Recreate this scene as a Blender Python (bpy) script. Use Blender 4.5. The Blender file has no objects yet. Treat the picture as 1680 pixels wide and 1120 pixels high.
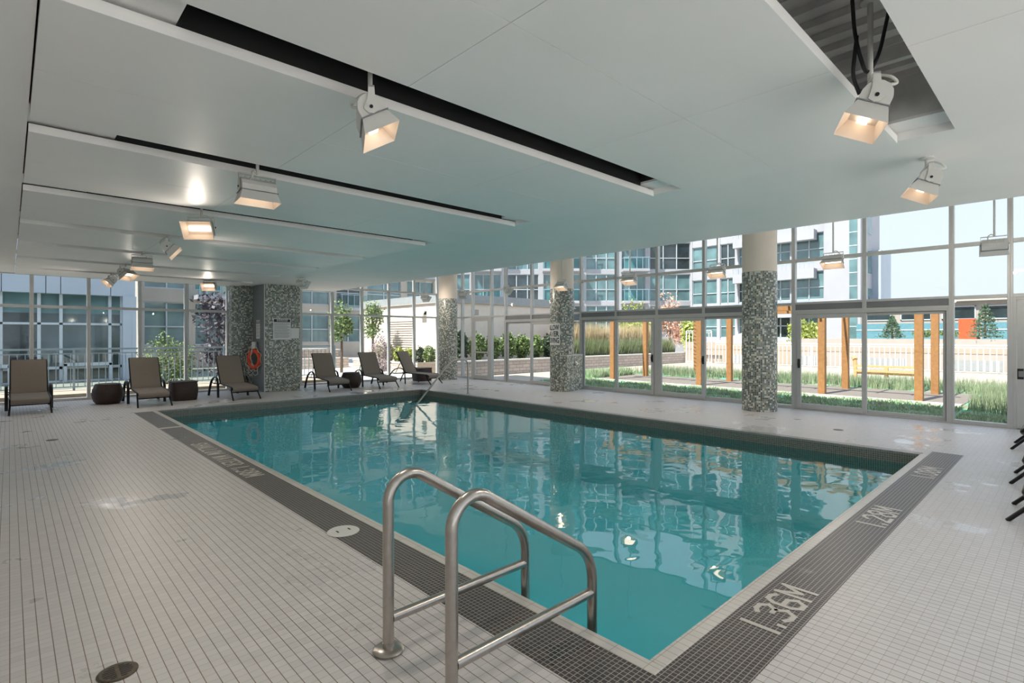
import bpy, bmesh, math, random
import numpy as np
from mathutils import Vector, Matrix

sc = bpy.context.scene
COL = sc.collection
PI = math.pi
R = math.radians

# ------------------------------------------------------------------ camera
cam_d = bpy.data.cameras.new('camera')
cam = bpy.data.objects.new('camera', cam_d)
COL.objects.link(cam)
cam_d.sensor_width = 36.0
cam_d.lens = 18.72
cam_d.shift_y = -0.0054
cam_d.clip_start = 0.05
cam_d.clip_end = 400
cam.location = (0, 0, 1.6)
cam.rotation_euler = (R(90), 0, R(-43.36))
sc.camera = cam

# ------------------------------------------------------------------ sky, sun, exposure
world = bpy.data.worlds.new('sky')
sc.world = world
world.use_nodes = True
nt = world.node_tree
nt.nodes.clear()
wo = nt.nodes.new('ShaderNodeOutputWorld')
bg = nt.nodes.new('ShaderNodeBackground')
tc = nt.nodes.new('ShaderNodeTexCoord')
sp = nt.nodes.new('ShaderNodeSeparateXYZ')
rp = nt.nodes.new('ShaderNodeValToRGB')
rp.color_ramp.elements[0].position = 0.0
rp.color_ramp.elements[0].color = (0.83, 0.87, 0.94, 1)
rp.color_ramp.elements[1].position = 0.7
rp.color_ramp.elements[1].color = (0.74, 0.90, 1.20, 1)
nt.links.new(tc.outputs['Generated'], sp.inputs[0])
nt.links.new(sp.outputs['Z'], rp.inputs[0])
nt.links.new(rp.outputs[0], bg.inputs[0])
nt.links.new(bg.outputs[0], wo.inputs[0])
bg.inputs[1].default_value = 0.58

sun_d = bpy.data.lights.new('sun', 'SUN')
sun_d.energy = 4.8
sun_d.angle = R(0.6)
sun_d.color = (1.0, 0.94, 0.85)
sun = bpy.data.objects.new('sun', sun_d)
COL.objects.link(sun)
sun.rotation_euler = Vector((0.64, -0.08, -0.90)).to_track_quat('-Z', 'Y').to_euler()

LAMP = 2.4            # radiance of a flood lamp's lens
LAMP_W = 15.5         # watts of the bulb in each flood lamp
sc.view_settings.view_transform = 'Standard'
sc.view_settings.look = 'None'
sc.view_settings.gamma = 1
sc.view_settings.use_curve_mapping = False
sc.view_settings.exposure = 1.12
sc.cycles.use_denoising = True
sc.cycles.transparent_max_bounces = 32
sc.cycles.max_bounces = 10
sc.cycles.diffuse_bounces = 6
sc.cycles.caustics_reflective = False
sc.cycles.caustics_refractive = False

# ------------------------------------------------------------------ helpers: objects
def tag(o, label=None, cat=None, group=None, kind=None):
    if label: o['label'] = label
    if cat: o['category'] = cat
    if group: o['group'] = group
    if kind: o['kind'] = kind
    return o

def thing(name, label, cat, loc=(0, 0, 0), rz=0.0, group=None, kind=None):
    o = bpy.data.objects.new(name, None)
    o.empty_display_size = 0.1
    COL.objects.link(o)
    o.location = loc
    o.rotation_euler = (0, 0, rz)
    return tag(o, label, cat, group, kind)

def copy_tree(o, parent=None):
    c = o.copy()
    COL.objects.link(c)
    c.parent = parent
    for ch in list(o.children):
        copy_tree(ch, c)
    return c

# ------------------------------------------------------------------ helpers: meshes
class MB:
    def __init__(s):
        s.v = []; s.f = []; s.uv = None
    def add(s, vs, fs):
        b = len(s.v)
        s.v.extend([tuple(p) for p in vs])
        s.f.extend([tuple(i + b for i in f) for f in fs])
        return s
    def box(s, x0, x1, y0, y1, z0, z1):
        vs = [(x, y, z) for z in (z0, z1) for y in (y0, y1) for x in (x0, x1)]
        return s.add(vs, [(0, 2, 3, 1), (4, 5, 7, 6), (0, 1, 5, 4), (2, 6, 7, 3), (0, 4, 6, 2), (1, 3, 7, 5)])
    def bar(s, p, q, w, h, up=(0, 0, 1)):
        p, q = Vector(p), Vector(q)
        d = (q - p).normalized()
        u = Vector(up)
        if abs(d.dot(u)) > 0.98: u = Vector((1, 0, 0))
        a = d.cross(u).normalized()
        b = a.cross(d).normalized()
        vs = [e + a * i * w / 2 + b * j * h / 2 for e in (p, q) for i, j in ((-1, -1), (1, -1), (1, 1), (-1, 1))]
        return s.add(vs, [(0, 1, 2, 3), (7, 6, 5, 4), (0, 4, 5, 1), (1, 5, 6, 2), (2, 6, 7, 3), (3, 7, 4, 0)])
    def tube(s, pts, r, n=10, closed=False, cap=True, sx=1.0):
        P = [Vector(p) for p in pts]
        m = len(P)
        rr = r if isinstance(r, (list, tuple)) else [r] * m
        T = []
        for i in range(m):
            if closed:
                t = P[(i + 1) % m] - P[i - 1]
            else:
                t = P[min(i + 1, m - 1)] - P[max(i - 1, 0)]
            T.append(t.normalized())
        u = Vector((0, 0, 1))
        if abs(T[0].dot(u)) > 0.9: u = Vector((1, 0, 0))
        a = T[0].cross(u).normalized()
        vs = []
        for i in range(m):
            a = (a - T[i] * a.dot(T[i])).normalized()
            b = T[i].cross(a)
            for k in range(n):
                th = 2 * PI * k / n
                vs.append(P[i] + a * math.cos(th) * rr[i] * sx + b * math.sin(th) * rr[i])
        fs = []
        for i in range(m if closed else m - 1):
            j = (i + 1) % m
            for k in range(n):
                l = (k + 1) % n
                fs.append((i * n + k, i * n + l, j * n + l, j * n + k))
        if cap and not closed:
            fs.append(tuple(range(n - 1, -1, -1)))
            fs.append(tuple((m - 1) * n + k for k in range(n)))
        return s.add(vs, fs)
    def lathe(s, prof, n=32, c=(0, 0), a0=0.0, a1=2 * PI, cap=True):
        full = abs(a1 - a0 - 2 * PI) < 1e-6
        k = n if full else n + 1
        vs = []
        for r, z in prof:
            for i in range(k):
                t = a0 + (a1 - a0) * i / n
                vs.append((c[0] + r * math.cos(t), c[1] + r * math.sin(t), z))
        fs = []
        for j in range(len(prof) - 1):
            for i in range(n):
                l = (i + 1) % k
                fs.append((j * k + i, j * k + l, (j + 1) * k + l, (j + 1) * k + i))
        if cap and full:
            if prof[0][0] > 1e-5: fs.append(tuple(range(k - 1, -1, -1)))
            if prof[-1][0] > 1e-5: fs.append(tuple((len(prof) - 1) * k + i for i in range(k)))
        return s.add(vs, fs)
    def prism(s, poly, ext, origin=(0, 0, 0), u=(1, 0, 0), w=(0, 0, 1), d=(0, 1, 0)):
        o, u, w, d = Vector(origin), Vector(u), Vector(w), Vector(d)
        n = len(poly)
        vs = [o + u * a + w * b for a, b in poly] + [o + u * a + w * b + d * ext for a, b in poly]
        fs = [tuple(range(n)), tuple(range(2 * n - 1, n - 1, -1))]
        for i in range(n):
            j = (i + 1) % n
            fs.append((i, i + n, j + n, j))
        return s.add(vs, fs)
    def xf(s, M, start=0):
        s.v[start:] = [tuple(M @ Vector(p)) for p in s.v[start:]]
        return s
    def build(s, name, m, parent=None, smooth=False, bevel=0.0, cyl=None, fix=True):
        me = bpy.data.meshes.new(name)
        me.from_pydata(s.v, [], s.f)
        if fix:
            bm = bmesh.new(); bm.from_mesh(me)
            bmesh.ops.recalc_face_normals(bm, faces=bm.faces)
            bm.to_mesh(me); bm.free()
        uvl = me.uv_layers.new(name='uv')
        for p in me.polygons:
            nx, ny, nz = abs(p.normal.x), abs(p.normal.y), abs(p.normal.z)
            for li in p.loop_indices:
                c = me.vertices[me.loops[li].vertex_index].co
                if cyl and nz < 0.7:
                    th = math.atan2(c.y - cyl[1], c.x - cyl[0])
                    th0 = math.atan2(p.center.y - cyl[1], p.center.x - cyl[0])
                    while th - th0 > PI: th -= 2 * PI
                    while th - th0 < -PI: th += 2 * PI
                    uvl.data[li].uv = (th * cyl[2], c.z)
                elif nz >= nx and nz >= ny: uvl.data[li].uv = (c.x, c.y)
                elif nx >= ny: uvl.data[li].uv = (c.y, c.z)
                else: uvl.data[li].uv = (c.x, c.z)
            p.use_smooth = smooth
        o = bpy.data.objects.new(name, me)
        COL.objects.link(o)
        if m is not None: me.materials.append(m)
        if parent is not None: o.parent = parent
        if bevel:
            b = o.modifiers.new('bevel', 'BEVEL')
            b.width = bevel; b.segments = 2; b.limit_method = 'ANGLE'; b.angle_limit = R(40)
        if smooth:
            try:
                me.set_sharp_from_angle(angle=R(40))
            except Exception:
                pass
        return o

def arc(c, r, a0, a1, n, u=(1, 0, 0), w=(0, 0, 1)):
    c, u, w = Vector(c), Vector(u), Vector(w)
    return [c + u * r * math.cos(R(a0 + (a1 - a0) * i / n)) + w * r * math.sin(R(a0 + (a1 - a0) * i / n)) for i in range(n + 1)]

def rounded(pts, rad, n=6):
    """polyline with rounded corners"""
    P = [Vector(p) for p in pts]
    out = [P[0]]
    for i in range(1, len(P) - 1):
        a, b, c = P[i - 1], P[i], P[i + 1]
        r = rad[i - 1] if isinstance(rad, (list, tuple)) else rad
        d1 = (a - b); d2 = (c - b)
        k = min(r, d1.length * 0.49, d2.length * 0.49)
        s0 = b + d1.normalized() * k; s1 = b + d2.normalized() * k
        for j in range(n + 1):
            t = j / n
            out.append((s0 * (1 - t) + b * t) * (1 - t) + (b * (1 - t) + s1 * t) * t)
    out.append(P[-1])
    return out

# ------------------------------------------------------------------ helpers: materials
def new_mat(name):
    m = bpy.data.materials.new(name)
    m.use_nodes = True
    b = m.node_tree.nodes['Principled BSDF']
    return m, m.node_tree, b

def N(nt, kind, **kw):
    n = nt.nodes.new(kind)
    for k, v in kw.items(): setattr(n, k, v)
    return n

def srgb(r, g, b):
    f = lambda c: (c / 255 / 12.92) if c <= 10 else ((c / 255 + 0.055) / 1.055) ** 2.4
    return (f(r), f(g), f(b), 1)

def plain(name, col, rough=0.5, metal=0.0, var=0.06, scale=8.0, bump=0.0, bscale=60.0, spec=0.5, coat=0.0):
    m, t, b = new_mat(name)
    tc = N(t, 'ShaderNodeTexCoord')
    no = N(t, 'ShaderNodeTexNoise')
    no.inputs['Scale'].default_value = scale
    t.links.new(tc.outputs['Object'], no.inputs['Vector'])
    r = N(t, 'ShaderNodeValToRGB')
    r.color_ramp.elements[0].position = 0.3
    r.color_ramp.elements[1].position = 0.7
    r.color_ramp.elements[0].color = [c * (1 - var) for c in col[:3]] + [1]
    r.color_ramp.elements[1].color = [min(1, c * (1 + var)) for c in col[:3]] + [1]
    t.links.new(no.outputs[0], r.inputs[0])
    t.links.new(r.outputs[0], b.inputs['Base Color'])
    b.inputs['Roughness'].default_value = rough
    b.inputs['Metallic'].default_value = metal
    b.inputs['Specular IOR Level'].default_value = spec
    if coat: b.inputs['Coat Weight'].default_value = coat
    if bump:
        n2 = N(t, 'ShaderNodeTexNoise'); n2.inputs['Scale'].default_value = bscale
        t.links.new(tc.outputs['Object'], n2.inputs['Vector'])
        bp = N(t, 'ShaderNodeBump'); bp.inputs['Strength'].default_value = bump; bp.inputs['Distance'].default_value = 0.01
        t.links.new(n2.outputs[0], bp.inputs['Height'])
        t.links.new(bp.outputs[0], b.inputs['Normal'])
    return m

def tile(name, w, h, g, c1, c2, grout, rough=0.3, offset=0.0, uv=False, wet=False, bump=0.15, spec=0.5):
    m, t, b = new_mat(name)
    tc = N(t, 'ShaderNodeTexCoord')
    br = N(t, 'ShaderNodeTexBrick')
    br.offset = offset; br.squash = 1.0
    br.inputs['Scale'].default_value = 1.0
    br.inputs['Brick Width'].default_value = w
    br.inputs['Row Height'].default_value = h
    br.inputs['Mortar Size'].default_value = g
    br.inputs['Mortar Smooth'].default_value = 0.2
    br.inputs['Color1'].default_value = c1
    br.inputs['Color2'].default_value = c2
    br.inputs['Mortar'].default_value = grout
    src = tc.outputs['UV' if uv else 'Object']
    t.links.new(src, br.inputs['Vector'])
    t.links.new(br.outputs['Color'], b.inputs['Base Color'])
    b.inputs['Roughness'].default_value = rough
    b.inputs['Specular IOR Level'].default_value = spec
    if bump:
        bp = N(t, 'ShaderNodeBump'); bp.inputs['Strength'].default_value = bump; bp.inputs['Distance'].default_value = 0.002
        bp.invert = True
        t.links.new(br.outputs['Fac'], bp.inputs['Height'])
        t.links.new(bp.outputs[0], b.inputs['Normal'])
    if wet:
        n = N(t, 'ShaderNodeTexNoise'); n.inputs['Scale'].default_value = 0.9; n.inputs['Detail'].default_value = 6.0
        n.inputs['Roughness'].default_value = 0.6
        t.links.new(tc.outputs['Object'], n.inputs['Vector'])
        r = N(t, 'ShaderNodeValToRGB')
        r.color_ramp.elements[0].position = 0.60; r.color_ramp.elements[1].position = 0.66
        r.color_ramp.elements[0].color = (rough, rough, rough, 1)
        r.color_ramp.elements[1].color = (0.04, 0.04, 0.04, 1)
        t.links.new(n.outputs[0], r.inputs[0])
        t.links.new(r.outputs[0], b.inputs['Roughness'])
        if bump:
            r2 = N(t, 'ShaderNodeValToRGB')
            r2.color_ramp.elements[0].position = 0.60; r2.color_ramp.elements[1].position = 0.66
            r2.color_ramp.elements[0].color = (bump, bump, bump, 1)
            r2.color_ramp.elements[1].color = (0.03, 0.03, 0.03, 1)
            t.links.new(n.outputs[0], r2.inputs[0])
            t.links.new(r2.outputs[0], bp.inputs['Strength'])
    return m

def floor_tile(name, s, gx, gy, c1, c2, gcol_x, gcol_y, rough):
    """white square tiles: darker joints running along y, paler joints across; some tiles a touch darker; damp patches shine"""
    m, t, b = new_mat(name)
    tc = N(t, 'ShaderNodeTexCoord')
    sc_ = N(t, 'ShaderNodeVectorMath', operation='SCALE'); sc_.inputs['Scale'].default_value = 1.0 / s
    t.links.new(tc.outputs['Object'], sc_.inputs[0])
    fl = N(t, 'ShaderNodeVectorMath', operation='FLOOR'); t.links.new(sc_.outputs[0], fl.inputs[0])
    fr = N(t, 'ShaderNodeVectorMath', operation='FRACTION'); t.links.new(sc_.outputs[0], fr.inputs[0])
    wn = N(t, 'ShaderNodeTexWhiteNoise', noise_dimensions='2D'); t.links.new(fl.outputs[0], wn.inputs['Vector'])
    base = N(t, 'ShaderNodeMix', data_type='RGBA'); base.inputs[6].default_value = c1; base.inputs[7].default_value = c2
    t.links.new(wn.outputs['Value'], base.inputs[0])
    se = N(t, 'ShaderNodeSeparateXYZ'); t.links.new(fr.outputs[0], se.inputs[0])
    lx = N(t, 'ShaderNodeMath', operation='LESS_THAN'); lx.inputs[1].default_value = gx / s; t.links.new(se.outputs['X'], lx.inputs[0])
    ly = N(t, 'ShaderNodeMath', operation='LESS_THAN'); ly.inputs[1].default_value = gy / s; t.links.new(se.outputs['Y'], ly.inputs[0])
    m1 = N(t, 'ShaderNodeMix', data_type='RGBA'); m1.inputs[7].default_value = gcol_y
    t.links.new(ly.outputs[0], m1.inputs[0]); t.links.new(base.outputs[2], m1.inputs[6])
    m2 = N(t, 'ShaderNodeMix', data_type='RGBA'); m2.inputs[7].default_value = gcol_x
    t.links.new(lx.outputs[0], m2.inputs[0]); t.links.new(m1.outputs[2], m2.inputs[6])
    t.links.new(m2.outputs[2], b.inputs['Base Color'])
    n = N(t, 'ShaderNodeTexNoise'); n.inputs['Scale'].default_value = 0.9; n.inputs['Detail'].default_value = 7.0; n.inputs['Roughness'].default_value = 0.62
    t.links.new(tc.outputs['Object'], n.inputs['Vector'])
    r = N(t, 'ShaderNodeValToRGB')
    r.color_ramp.elements[0].position = 0.57; r.color_ramp.elements[1].position = 0.66
    r.color_ramp.elements[0].color = (rough, rough, rough, 1); r.color_ramp.elements[1].color = (0.03, 0.03, 0.03, 1)
    t.links.new(n.outputs[0], r.inputs[0]); t.links.new(r.outputs[0], b.inputs['Roughness'])
    # every tile sits at a slightly different tilt
    ce = N(t, 'ShaderNodeVectorMath', operation='SUBTRACT'); ce.inputs[1].default_value = (.5, .5, .5)
    t.links.new(wn.outputs['Color'], ce.inputs[0])
    s2 = N(t, 'ShaderNodeVectorMath', operation='SCALE'); s2.inputs['Scale'].default_value = 0.018; t.links.new(ce.outputs[0], s2.inputs[0])
    ad = N(t, 'ShaderNodeVectorMath', operation='ADD'); ge = N(t, 'ShaderNodeNewGeometry')
    t.links.new(ge.outputs['Normal'], ad.inputs[0]); t.links.new(s2.outputs[0], ad.inputs[1])
    no = N(t, 'ShaderNodeVectorMath', operation='NORMALIZE'); t.links.new(ad.outputs[0], no.inputs[0])
    t.links.new(no.outputs[0], b.inputs['Normal'])
    return m

def mosaic(name, size, cols, grout, gw=0.12, rough=0.25):
    """square glass mosaic, every tile a colour of its own (uses uv in metres)"""
    m, t, b = new_mat(name)
    tc = N(t, 'ShaderNodeTexCoord')
    mp = N(t, 'ShaderNodeVectorMath', operation='SCALE'); mp.inputs['Scale'].default_value = 1.0 / size
    t.links.new(tc.outputs['UV'], mp.inputs[0])
    fl = N(t, 'ShaderNodeVectorMath', operation='FLOOR')
    t.links.new(mp.outputs[0], fl.inputs[0])
    wn = N(t, 'ShaderNodeTexWhiteNoise', noise_dimensions='2D')
    t.links.new(fl.outputs[0], wn.inputs['Vector'])
    r = N(t, 'ShaderNodeValToRGB')
    r.color_ramp.interpolation = 'CONSTANT'
    e = r.color_ramp.elements
    tot = sum(c[1] for c in cols); acc = 0.0
    e[0].position = 0; e[0].color = cols[0][0]
    acc = cols[0][1] / tot
    e[1].position = acc; e[1].color = cols[1][0]
    for c, wgt in cols[2:]:
        acc += 0
    acc = 0.0
    for i, (c, wgt) in enumerate(cols):
        if i > 1: e.new(acc)
        e[i].position = acc; e[i].color = c
        acc += wgt / tot
    t.links.new(wn.outputs['Value'], r.inputs[0])
    fr = N(t, 'ShaderNodeVectorMath', operation='FRACTION')
    t.links.new(mp.outputs[0], fr.inputs[0])
    s = N(t, 'ShaderNodeSeparateXYZ'); t.links.new(fr.outputs[0], s.inputs[0])
    l1 = N(t, 'ShaderNodeMath', operation='LESS_THAN'); l1.inputs[1].default_value = gw
    l2 = N(t, 'ShaderNodeMath', operation='LESS_THAN'); l2.inputs[1].default_value = gw
    t.links.new(s.outputs['X'], l1.inputs[0]); t.links.new(s.outputs['Y'], l2.inputs[0])
    mx = N(t, 'ShaderNodeMath', operation='MAXIMUM')
    t.links.new(l1.outputs[0], mx.inputs[0]); t.links.new(l2.outputs[0], mx.inputs[1])
    mix = N(t, 'ShaderNodeMix', data_type='RGBA')
    t.links.new(mx.outputs[0], mix.inputs[0])
    t.links.new(r.outputs[0], mix.inputs[6]); mix.inputs[7].default_value = grout
    t.links.new(mix.outputs[2], b.inputs['Base Color'])
    b.inputs['Roughness'].default_value = rough
    return m

def glass_mat(name, tint=(0.93, 0.96, 0.96, 1), refl=1.0, ior=1.5):
    m = bpy.data.materials.new(name); m.use_nodes = True
    t = m.node_tree; t.nodes.clear()
    out = N(t, 'ShaderNodeOutputMaterial')
    tr = N(t, 'ShaderNodeBsdfTransparent'); tr.inputs[0].default_value = tint
    gl = N(t, 'ShaderNodeBsdfGlossy'); gl.inputs['Roughness'].default_value = 0.0
    fr = N(t, 'ShaderNodeFresnel'); fr.inputs['IOR'].default_value = ior
    ge = N(t, 'ShaderNodeNewGeometry')
    inv = N(t, 'ShaderNodeMath', operation='SUBTRACT'); inv.inputs[0].default_value = refl
    t.links.new(ge.outputs['Backfacing'], inv.inputs[1])
    inv.use_clamp = True
    mu = N(t, 'ShaderNodeMath', operation='MULTIPLY')
    t.links.new(fr.outputs[0], mu.inputs[0]); t.links.new(inv.outputs[0], mu.inputs[1])
    mx = N(t, 'ShaderNodeMixShader')
    t.links.new(mu.outputs[0], mx.inputs[0]); t.links.new(tr.outputs[0], mx.inputs[1]); t.links.new(gl.outputs[0], mx.inputs[2])
    t.links.new(mx.outputs[0], out.inputs[0])
    return m

def emit(name, col, s):
    m = bpy.data.materials.new(name); m.use_nodes = True
    t = m.node_tree; t.nodes.clear()
    out = N(t, 'ShaderNodeOutputMaterial'); e = N(t, 'ShaderNodeEmission')
    e.inputs[0].default_value = col; e.inputs[1].default_value = s
    t.links.new(e.outputs[0], out.inputs[0])
    return m

M = {}
M['ceil'] = plain('ceiling_paint', (0.90, 0.875, 0.865, 1), 0.6, var=0.015, scale=1.5)
M['panel'] = plain('ceiling_panel_paint', (0.90, 0.875, 0.865, 1), 0.46, var=0.015, scale=1.5)
M['black'] = plain('black_liner', (0.012, 0.012, 0.013, 1), 0.7, var=0.2)
M['deckmetal'] = plain('galvanised_deck', (0.72, 0.71, 0.69, 1), 0.5, var=0.08)
M['wall'] = plain('white_wall_paint', (0.82, 0.81, 0.79, 1), 0.6, var=0.02, scale=2)
M['colpaint'] = plain('column_paint', (0.80, 0.70, 0.61, 1), 0.6, var=0.02, scale=2)
M['floor'] = floor_tile('white_floor_tile', 0.055, 0.0042, 0.0030, srgb(216, 211, 208), srgb(208, 203, 200), srgb(124, 108, 96), srgb(186, 178, 170), 0.40)
M['bandtile'] = tile('dark_border_tile', 0.028, 0.028, 0.0022, srgb(58, 52, 50), srgb(72, 65, 62), srgb(170, 163, 156), rough=0.40, wet=True)
M['coping'] = tile('white_coping_tile', 0.055, 0.2, 0.0022, srgb(214, 208, 200), srgb(206, 200, 192), srgb(170, 160, 150), rough=0.3)
M['copgrey'] = tile('grey_coping_tile', 0.028, 0.028, 0.002, srgb(150, 146, 140), srgb(136, 132, 128), srgb(180, 175, 170), rough=0.3)
M['waterline'] = tile('waterline_mosaic', 0.028, 0.028, 0.003, srgb(112, 104, 96), srgb(84, 78, 72), srgb(168, 160, 150), rough=0.3, uv=True)
M['basin'] = plain('pool_plaster', (0.72, 0.90, 0.92, 1), 0.6, var=0.03, scale=0.6)
M['letter'] = plain('light_letter_tile', srgb(205, 198, 188), 0.35, var=0.04, scale=40)
MOS = [(srgb(84, 92, 88), 24), (srgb(126, 140, 132), 24), (srgb(162, 157, 138), 20), (srgb(212, 213, 203), 26), (srgb(104, 110, 118), 12)]
M['mosaic'] = mosaic('column_mosaic', 0.038, MOS, srgb(172, 172, 164))
M['mosaicsheen'] = mosaic('sheen_grey_mosaic', 0.03, [(srgb(116, 124, 128), 1), (srgb(124, 132, 136), 1), (srgb(132, 139, 142), 1)], srgb(120, 124, 124))  # even greys paint in the reflection of mosaic viewed at a grazing angle
M['alu'] = plain('window_aluminium', srgb(196, 196, 194), 0.42, 0.15, var=0.03)
M['aludark'] = plain('grey_aluminium', srgb(136, 138, 140), 0.4, 0.3, var=0.03)
M['gasket'] = plain('black_gasket', (0.02, 0.02, 0.022, 1), 0.6)
M['glass'] = glass_mat('window_glass')
M['glassext'] = glass_mat('rail_glass', (0.75, 0.92, 0.92, 1))
M['steel'] = plain('brushed_steel', (0.50, 0.46, 0.42, 1), 0.28, 1.0, var=0.06, scale=30)
M['chrome'] = plain('chrome', (0.8, 0.8, 0.8, 1), 0.12, 1.0)
M['bronze'] = plain('bronze_drain', srgb(92, 82, 68), 0.45, 0.6, var=0.3, scale=60)
M['sling'] = plain('taupe_sling', srgb(138, 127, 116), 0.75, var=0.10, scale=90, bump=0.4, bscale=400)
M['darkframe'] = plain('dark_frame_metal', srgb(26, 24, 27), 0.35, 0.4, var=0.1)
M['wicker'] = tile('dark_wicker', 0.03, 0.014, 0.003, srgb(84, 60, 48), srgb(62, 44, 36), srgb(26, 18, 15), rough=0.45, offset=0.5, uv=True, bump=0.9)
M['lamp'] = plain('lamp_white_enamel', srgb(214, 212, 208), 0.35, var=0.03)
M['hood'] = plain('lamp_hood_inside', srgb(240, 225, 212), 0.45, var=0.02)
M['lens'] = emit('lamp_lens', (1.0, 0.80, 0.58, 1), LAMP)
M['soilplain'] = plain('brown_soil', srgb(104, 92, 80), 0.95, var=.25, scale=12)
M['cablewhite'] = plain('white_cable', srgb(220, 218, 212), 0.5)
M['cableblack'] = plain('black_cable', (0.015, 0.015, 0.016, 1), 0.5)
M['orange'] = plain('orange_ring', srgb(226, 74, 26), 0.5, var=0.06)
M['rope'] = plain('white_rope', srgb(222, 220, 212), 0.8, var=0.1, scale=120)
M['sign'] = plain('white_sign', srgb(228, 228, 226), 0.4, var=0.02)
M['signink'] = plain('black_sign_ink', srgb(26, 26, 32), 0.5)
M['signgrey'] = plain('grey_sign_ink', srgb(120, 120, 126), 0.5)
M['lid'] = plain('white_plastic_lid', srgb(222, 220, 214), 0.4, var=0.03)
M['wood'] = plain('cedar_post', srgb(158, 112, 68), 0.6, var=0.14, scale=14, bump=0.15, bscale=30)
M['benchwood'] = plain('pale_bench_wood', srgb(196, 160, 112), 0.6, var=0.1, scale=14)
M['block'] = tile('retaining_block', 0.42, 0.15, 0.012, srgb(196, 182, 172), srgb(176, 164, 156), srgb(132, 122, 116), rough=0.9, offset=0.5, uv=True, bump=0.6)
M['stucco'] = plain('cream_stucco', srgb(170, 155, 141), 0.85, var=0.03, scale=3)
M['stuccowhite'] = plain('white_stucco', srgb(168, 159, 152), 0.85, var=0.03, scale=3)
M['stuccopale'] = plain('pale_stucco', srgb(222, 208, 196), 0.85, var=0.03, scale=3)
M['leafmauve'] = plain('mauve_grey_leaves', srgb(158, 140, 144), 0.6, var=.3, scale=3.5)
M['darkground'] = plain('dark_planting', srgb(122, 126, 116), 0.95, var=.25, scale=2)  # tone kept dark so no bright strip shows below the railing
M['capgrey'] = plain('grey_parapet_cap', srgb(150, 154, 156), 0.6)
M['bouncepave'] = plain('bounce_paving_white', srgb(243, 238, 230), 0.85)  # near-white so the added paving bounces sun through the near windows
M['pave'] = tile('terrace_paving', 0.6, 0.6, 0.012, srgb(178, 166, 152), srgb(170, 159, 146), srgb(146, 136, 125), rough=0.85)
M['conc'] = plain('pale_concrete', srgb(206, 200, 192), 0.85, var=0.06, scale=4)
M['gravel'] = plain('grey_gravel', srgb(128, 118, 110), 0.95, var=0.3, scale=60, bump=0.8, bscale=120)
M['towerwhite'] = plain('tower_white_panel', srgb(164, 164, 170), 0.6, var=0.03, scale=1)
M['towergrey'] = plain('tower_grey_panel', srgb(172, 182, 194), 0.6, var=0.03, scale=1)
M['tower_tan'] = plain('tower_tan_panel', srgb(176, 168, 158), 0.7, var=0.05, scale=1)
M['teal'] = plain('teal_window_glass', srgb(92, 122, 126), 0.08, 0.0, var=0.3, scale=0.9, spec=1.0)
M['darkglass'] = plain('dark_window_glass', srgb(42, 54, 58), 0.06, 0.0, var=0.5, scale=0.7, spec=1.0)
M['greyglass'] = plain('grey_green_window_glass', srgb(66, 84, 88), 0.06, 0.0, var=0.4, scale=0.7, spec=1.0)
M['tealpanel'] = plain('blue_panel', srgb(92, 136, 148), 0.4, var=0.08)
M['whiteframe'] = plain('white_window_frame', srgb(186, 194, 200), 0.45)
M['railwhite'] = plain('white_rail_paint', srgb(236, 235, 232), 0.45)
M['railblue'] = plain('grey_blue_rail', srgb(150, 172, 186), 0.4, 0.2)
M['roofmetal'] = plain('gazebo_roof_metal', srgb(178, 172, 168), 0.5, 0.2)
M['bark'] = plain('tree_bark', srgb(92, 78, 66), 0.9, var=0.25, scale=20)
def leafmat(name, c, var=0.35):
    m = plain(name, c, 0.6, var=var, scale=3.5)
    return m
M['leaf'] = leafmat('green_leaves', srgb(110, 130, 74))
M['leaflight'] = leafmat('light_green_leaves', srgb(158, 168, 84))
M['leafdark'] = leafmat('dark_green_leaves', srgb(62, 78, 56))
M['leafpurple'] = leafmat('purple_leaves', srgb(72, 62, 74))
M['leafpink'] = leafmat('russet_pale_leaves', srgb(204, 160, 138))
M['conifer'] = leafmat('conifer_needles', srgb(84, 108, 82))
M['sedum'] = leafmat('sedum_leaves', srgb(166, 182, 146), 0.3)
M['grassdry'] = leafmat('dry_grass_blades', srgb(196, 176, 138), 0.2)
M['grassgreen'] = leafmat('long_grass_blades', srgb(112, 122, 84), 0.3)
M['orangebox'] = plain('orange_panel', srgb(170, 84, 46), 0.5)
# =================================================================== room shell
def struct(o, label=None):
    return tag(o, label, None, None, 'structure')

PX0, PX1, PY0, PY1 = 2.28, 8.95, 1.43, 13.42        # pool opening
WX, WY = 12.6, 17.1                                  # glazed walls
LX, NY = -2.4, -2.4                                  # walls behind the viewer, near one opened by added windows
Zc, Zh = 3.08, 4.5

f = MB()
f.box(LX, PX0, NY, WY + .1, -.25, 0).box(PX1, WX + .1, NY, WY + .1, -.25, 0)
f.box(PX0, PX1, NY, PY0, -.25, 0).box(PX0, PX1, PY1, WY + .1, -.25, 0)
struct(f.build('floor', M['floor']), 'white square tiled pool deck floor')

struct(MB().box(LX - .15, LX, NY, WY + .1, 0, 4.7).build('wall_left', M['wall']), 'white painted wall left of the deck')
nw = MB().box(LX - .15, WX + .1, NY - .15, NY, 0, .12).box(LX - .15, WX + .1, NY - .15, NY, 2.95, 4.7)
for i in range(6): nw.box(LX - .15 + i * 3.0, min(LX + .05 + i * 3.0, WX + .1), NY - .15, NY, .12, 2.95)
struct(nw.build('wall_near', M['wall']), 'white wall with added wide windows behind the viewpoint')

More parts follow.
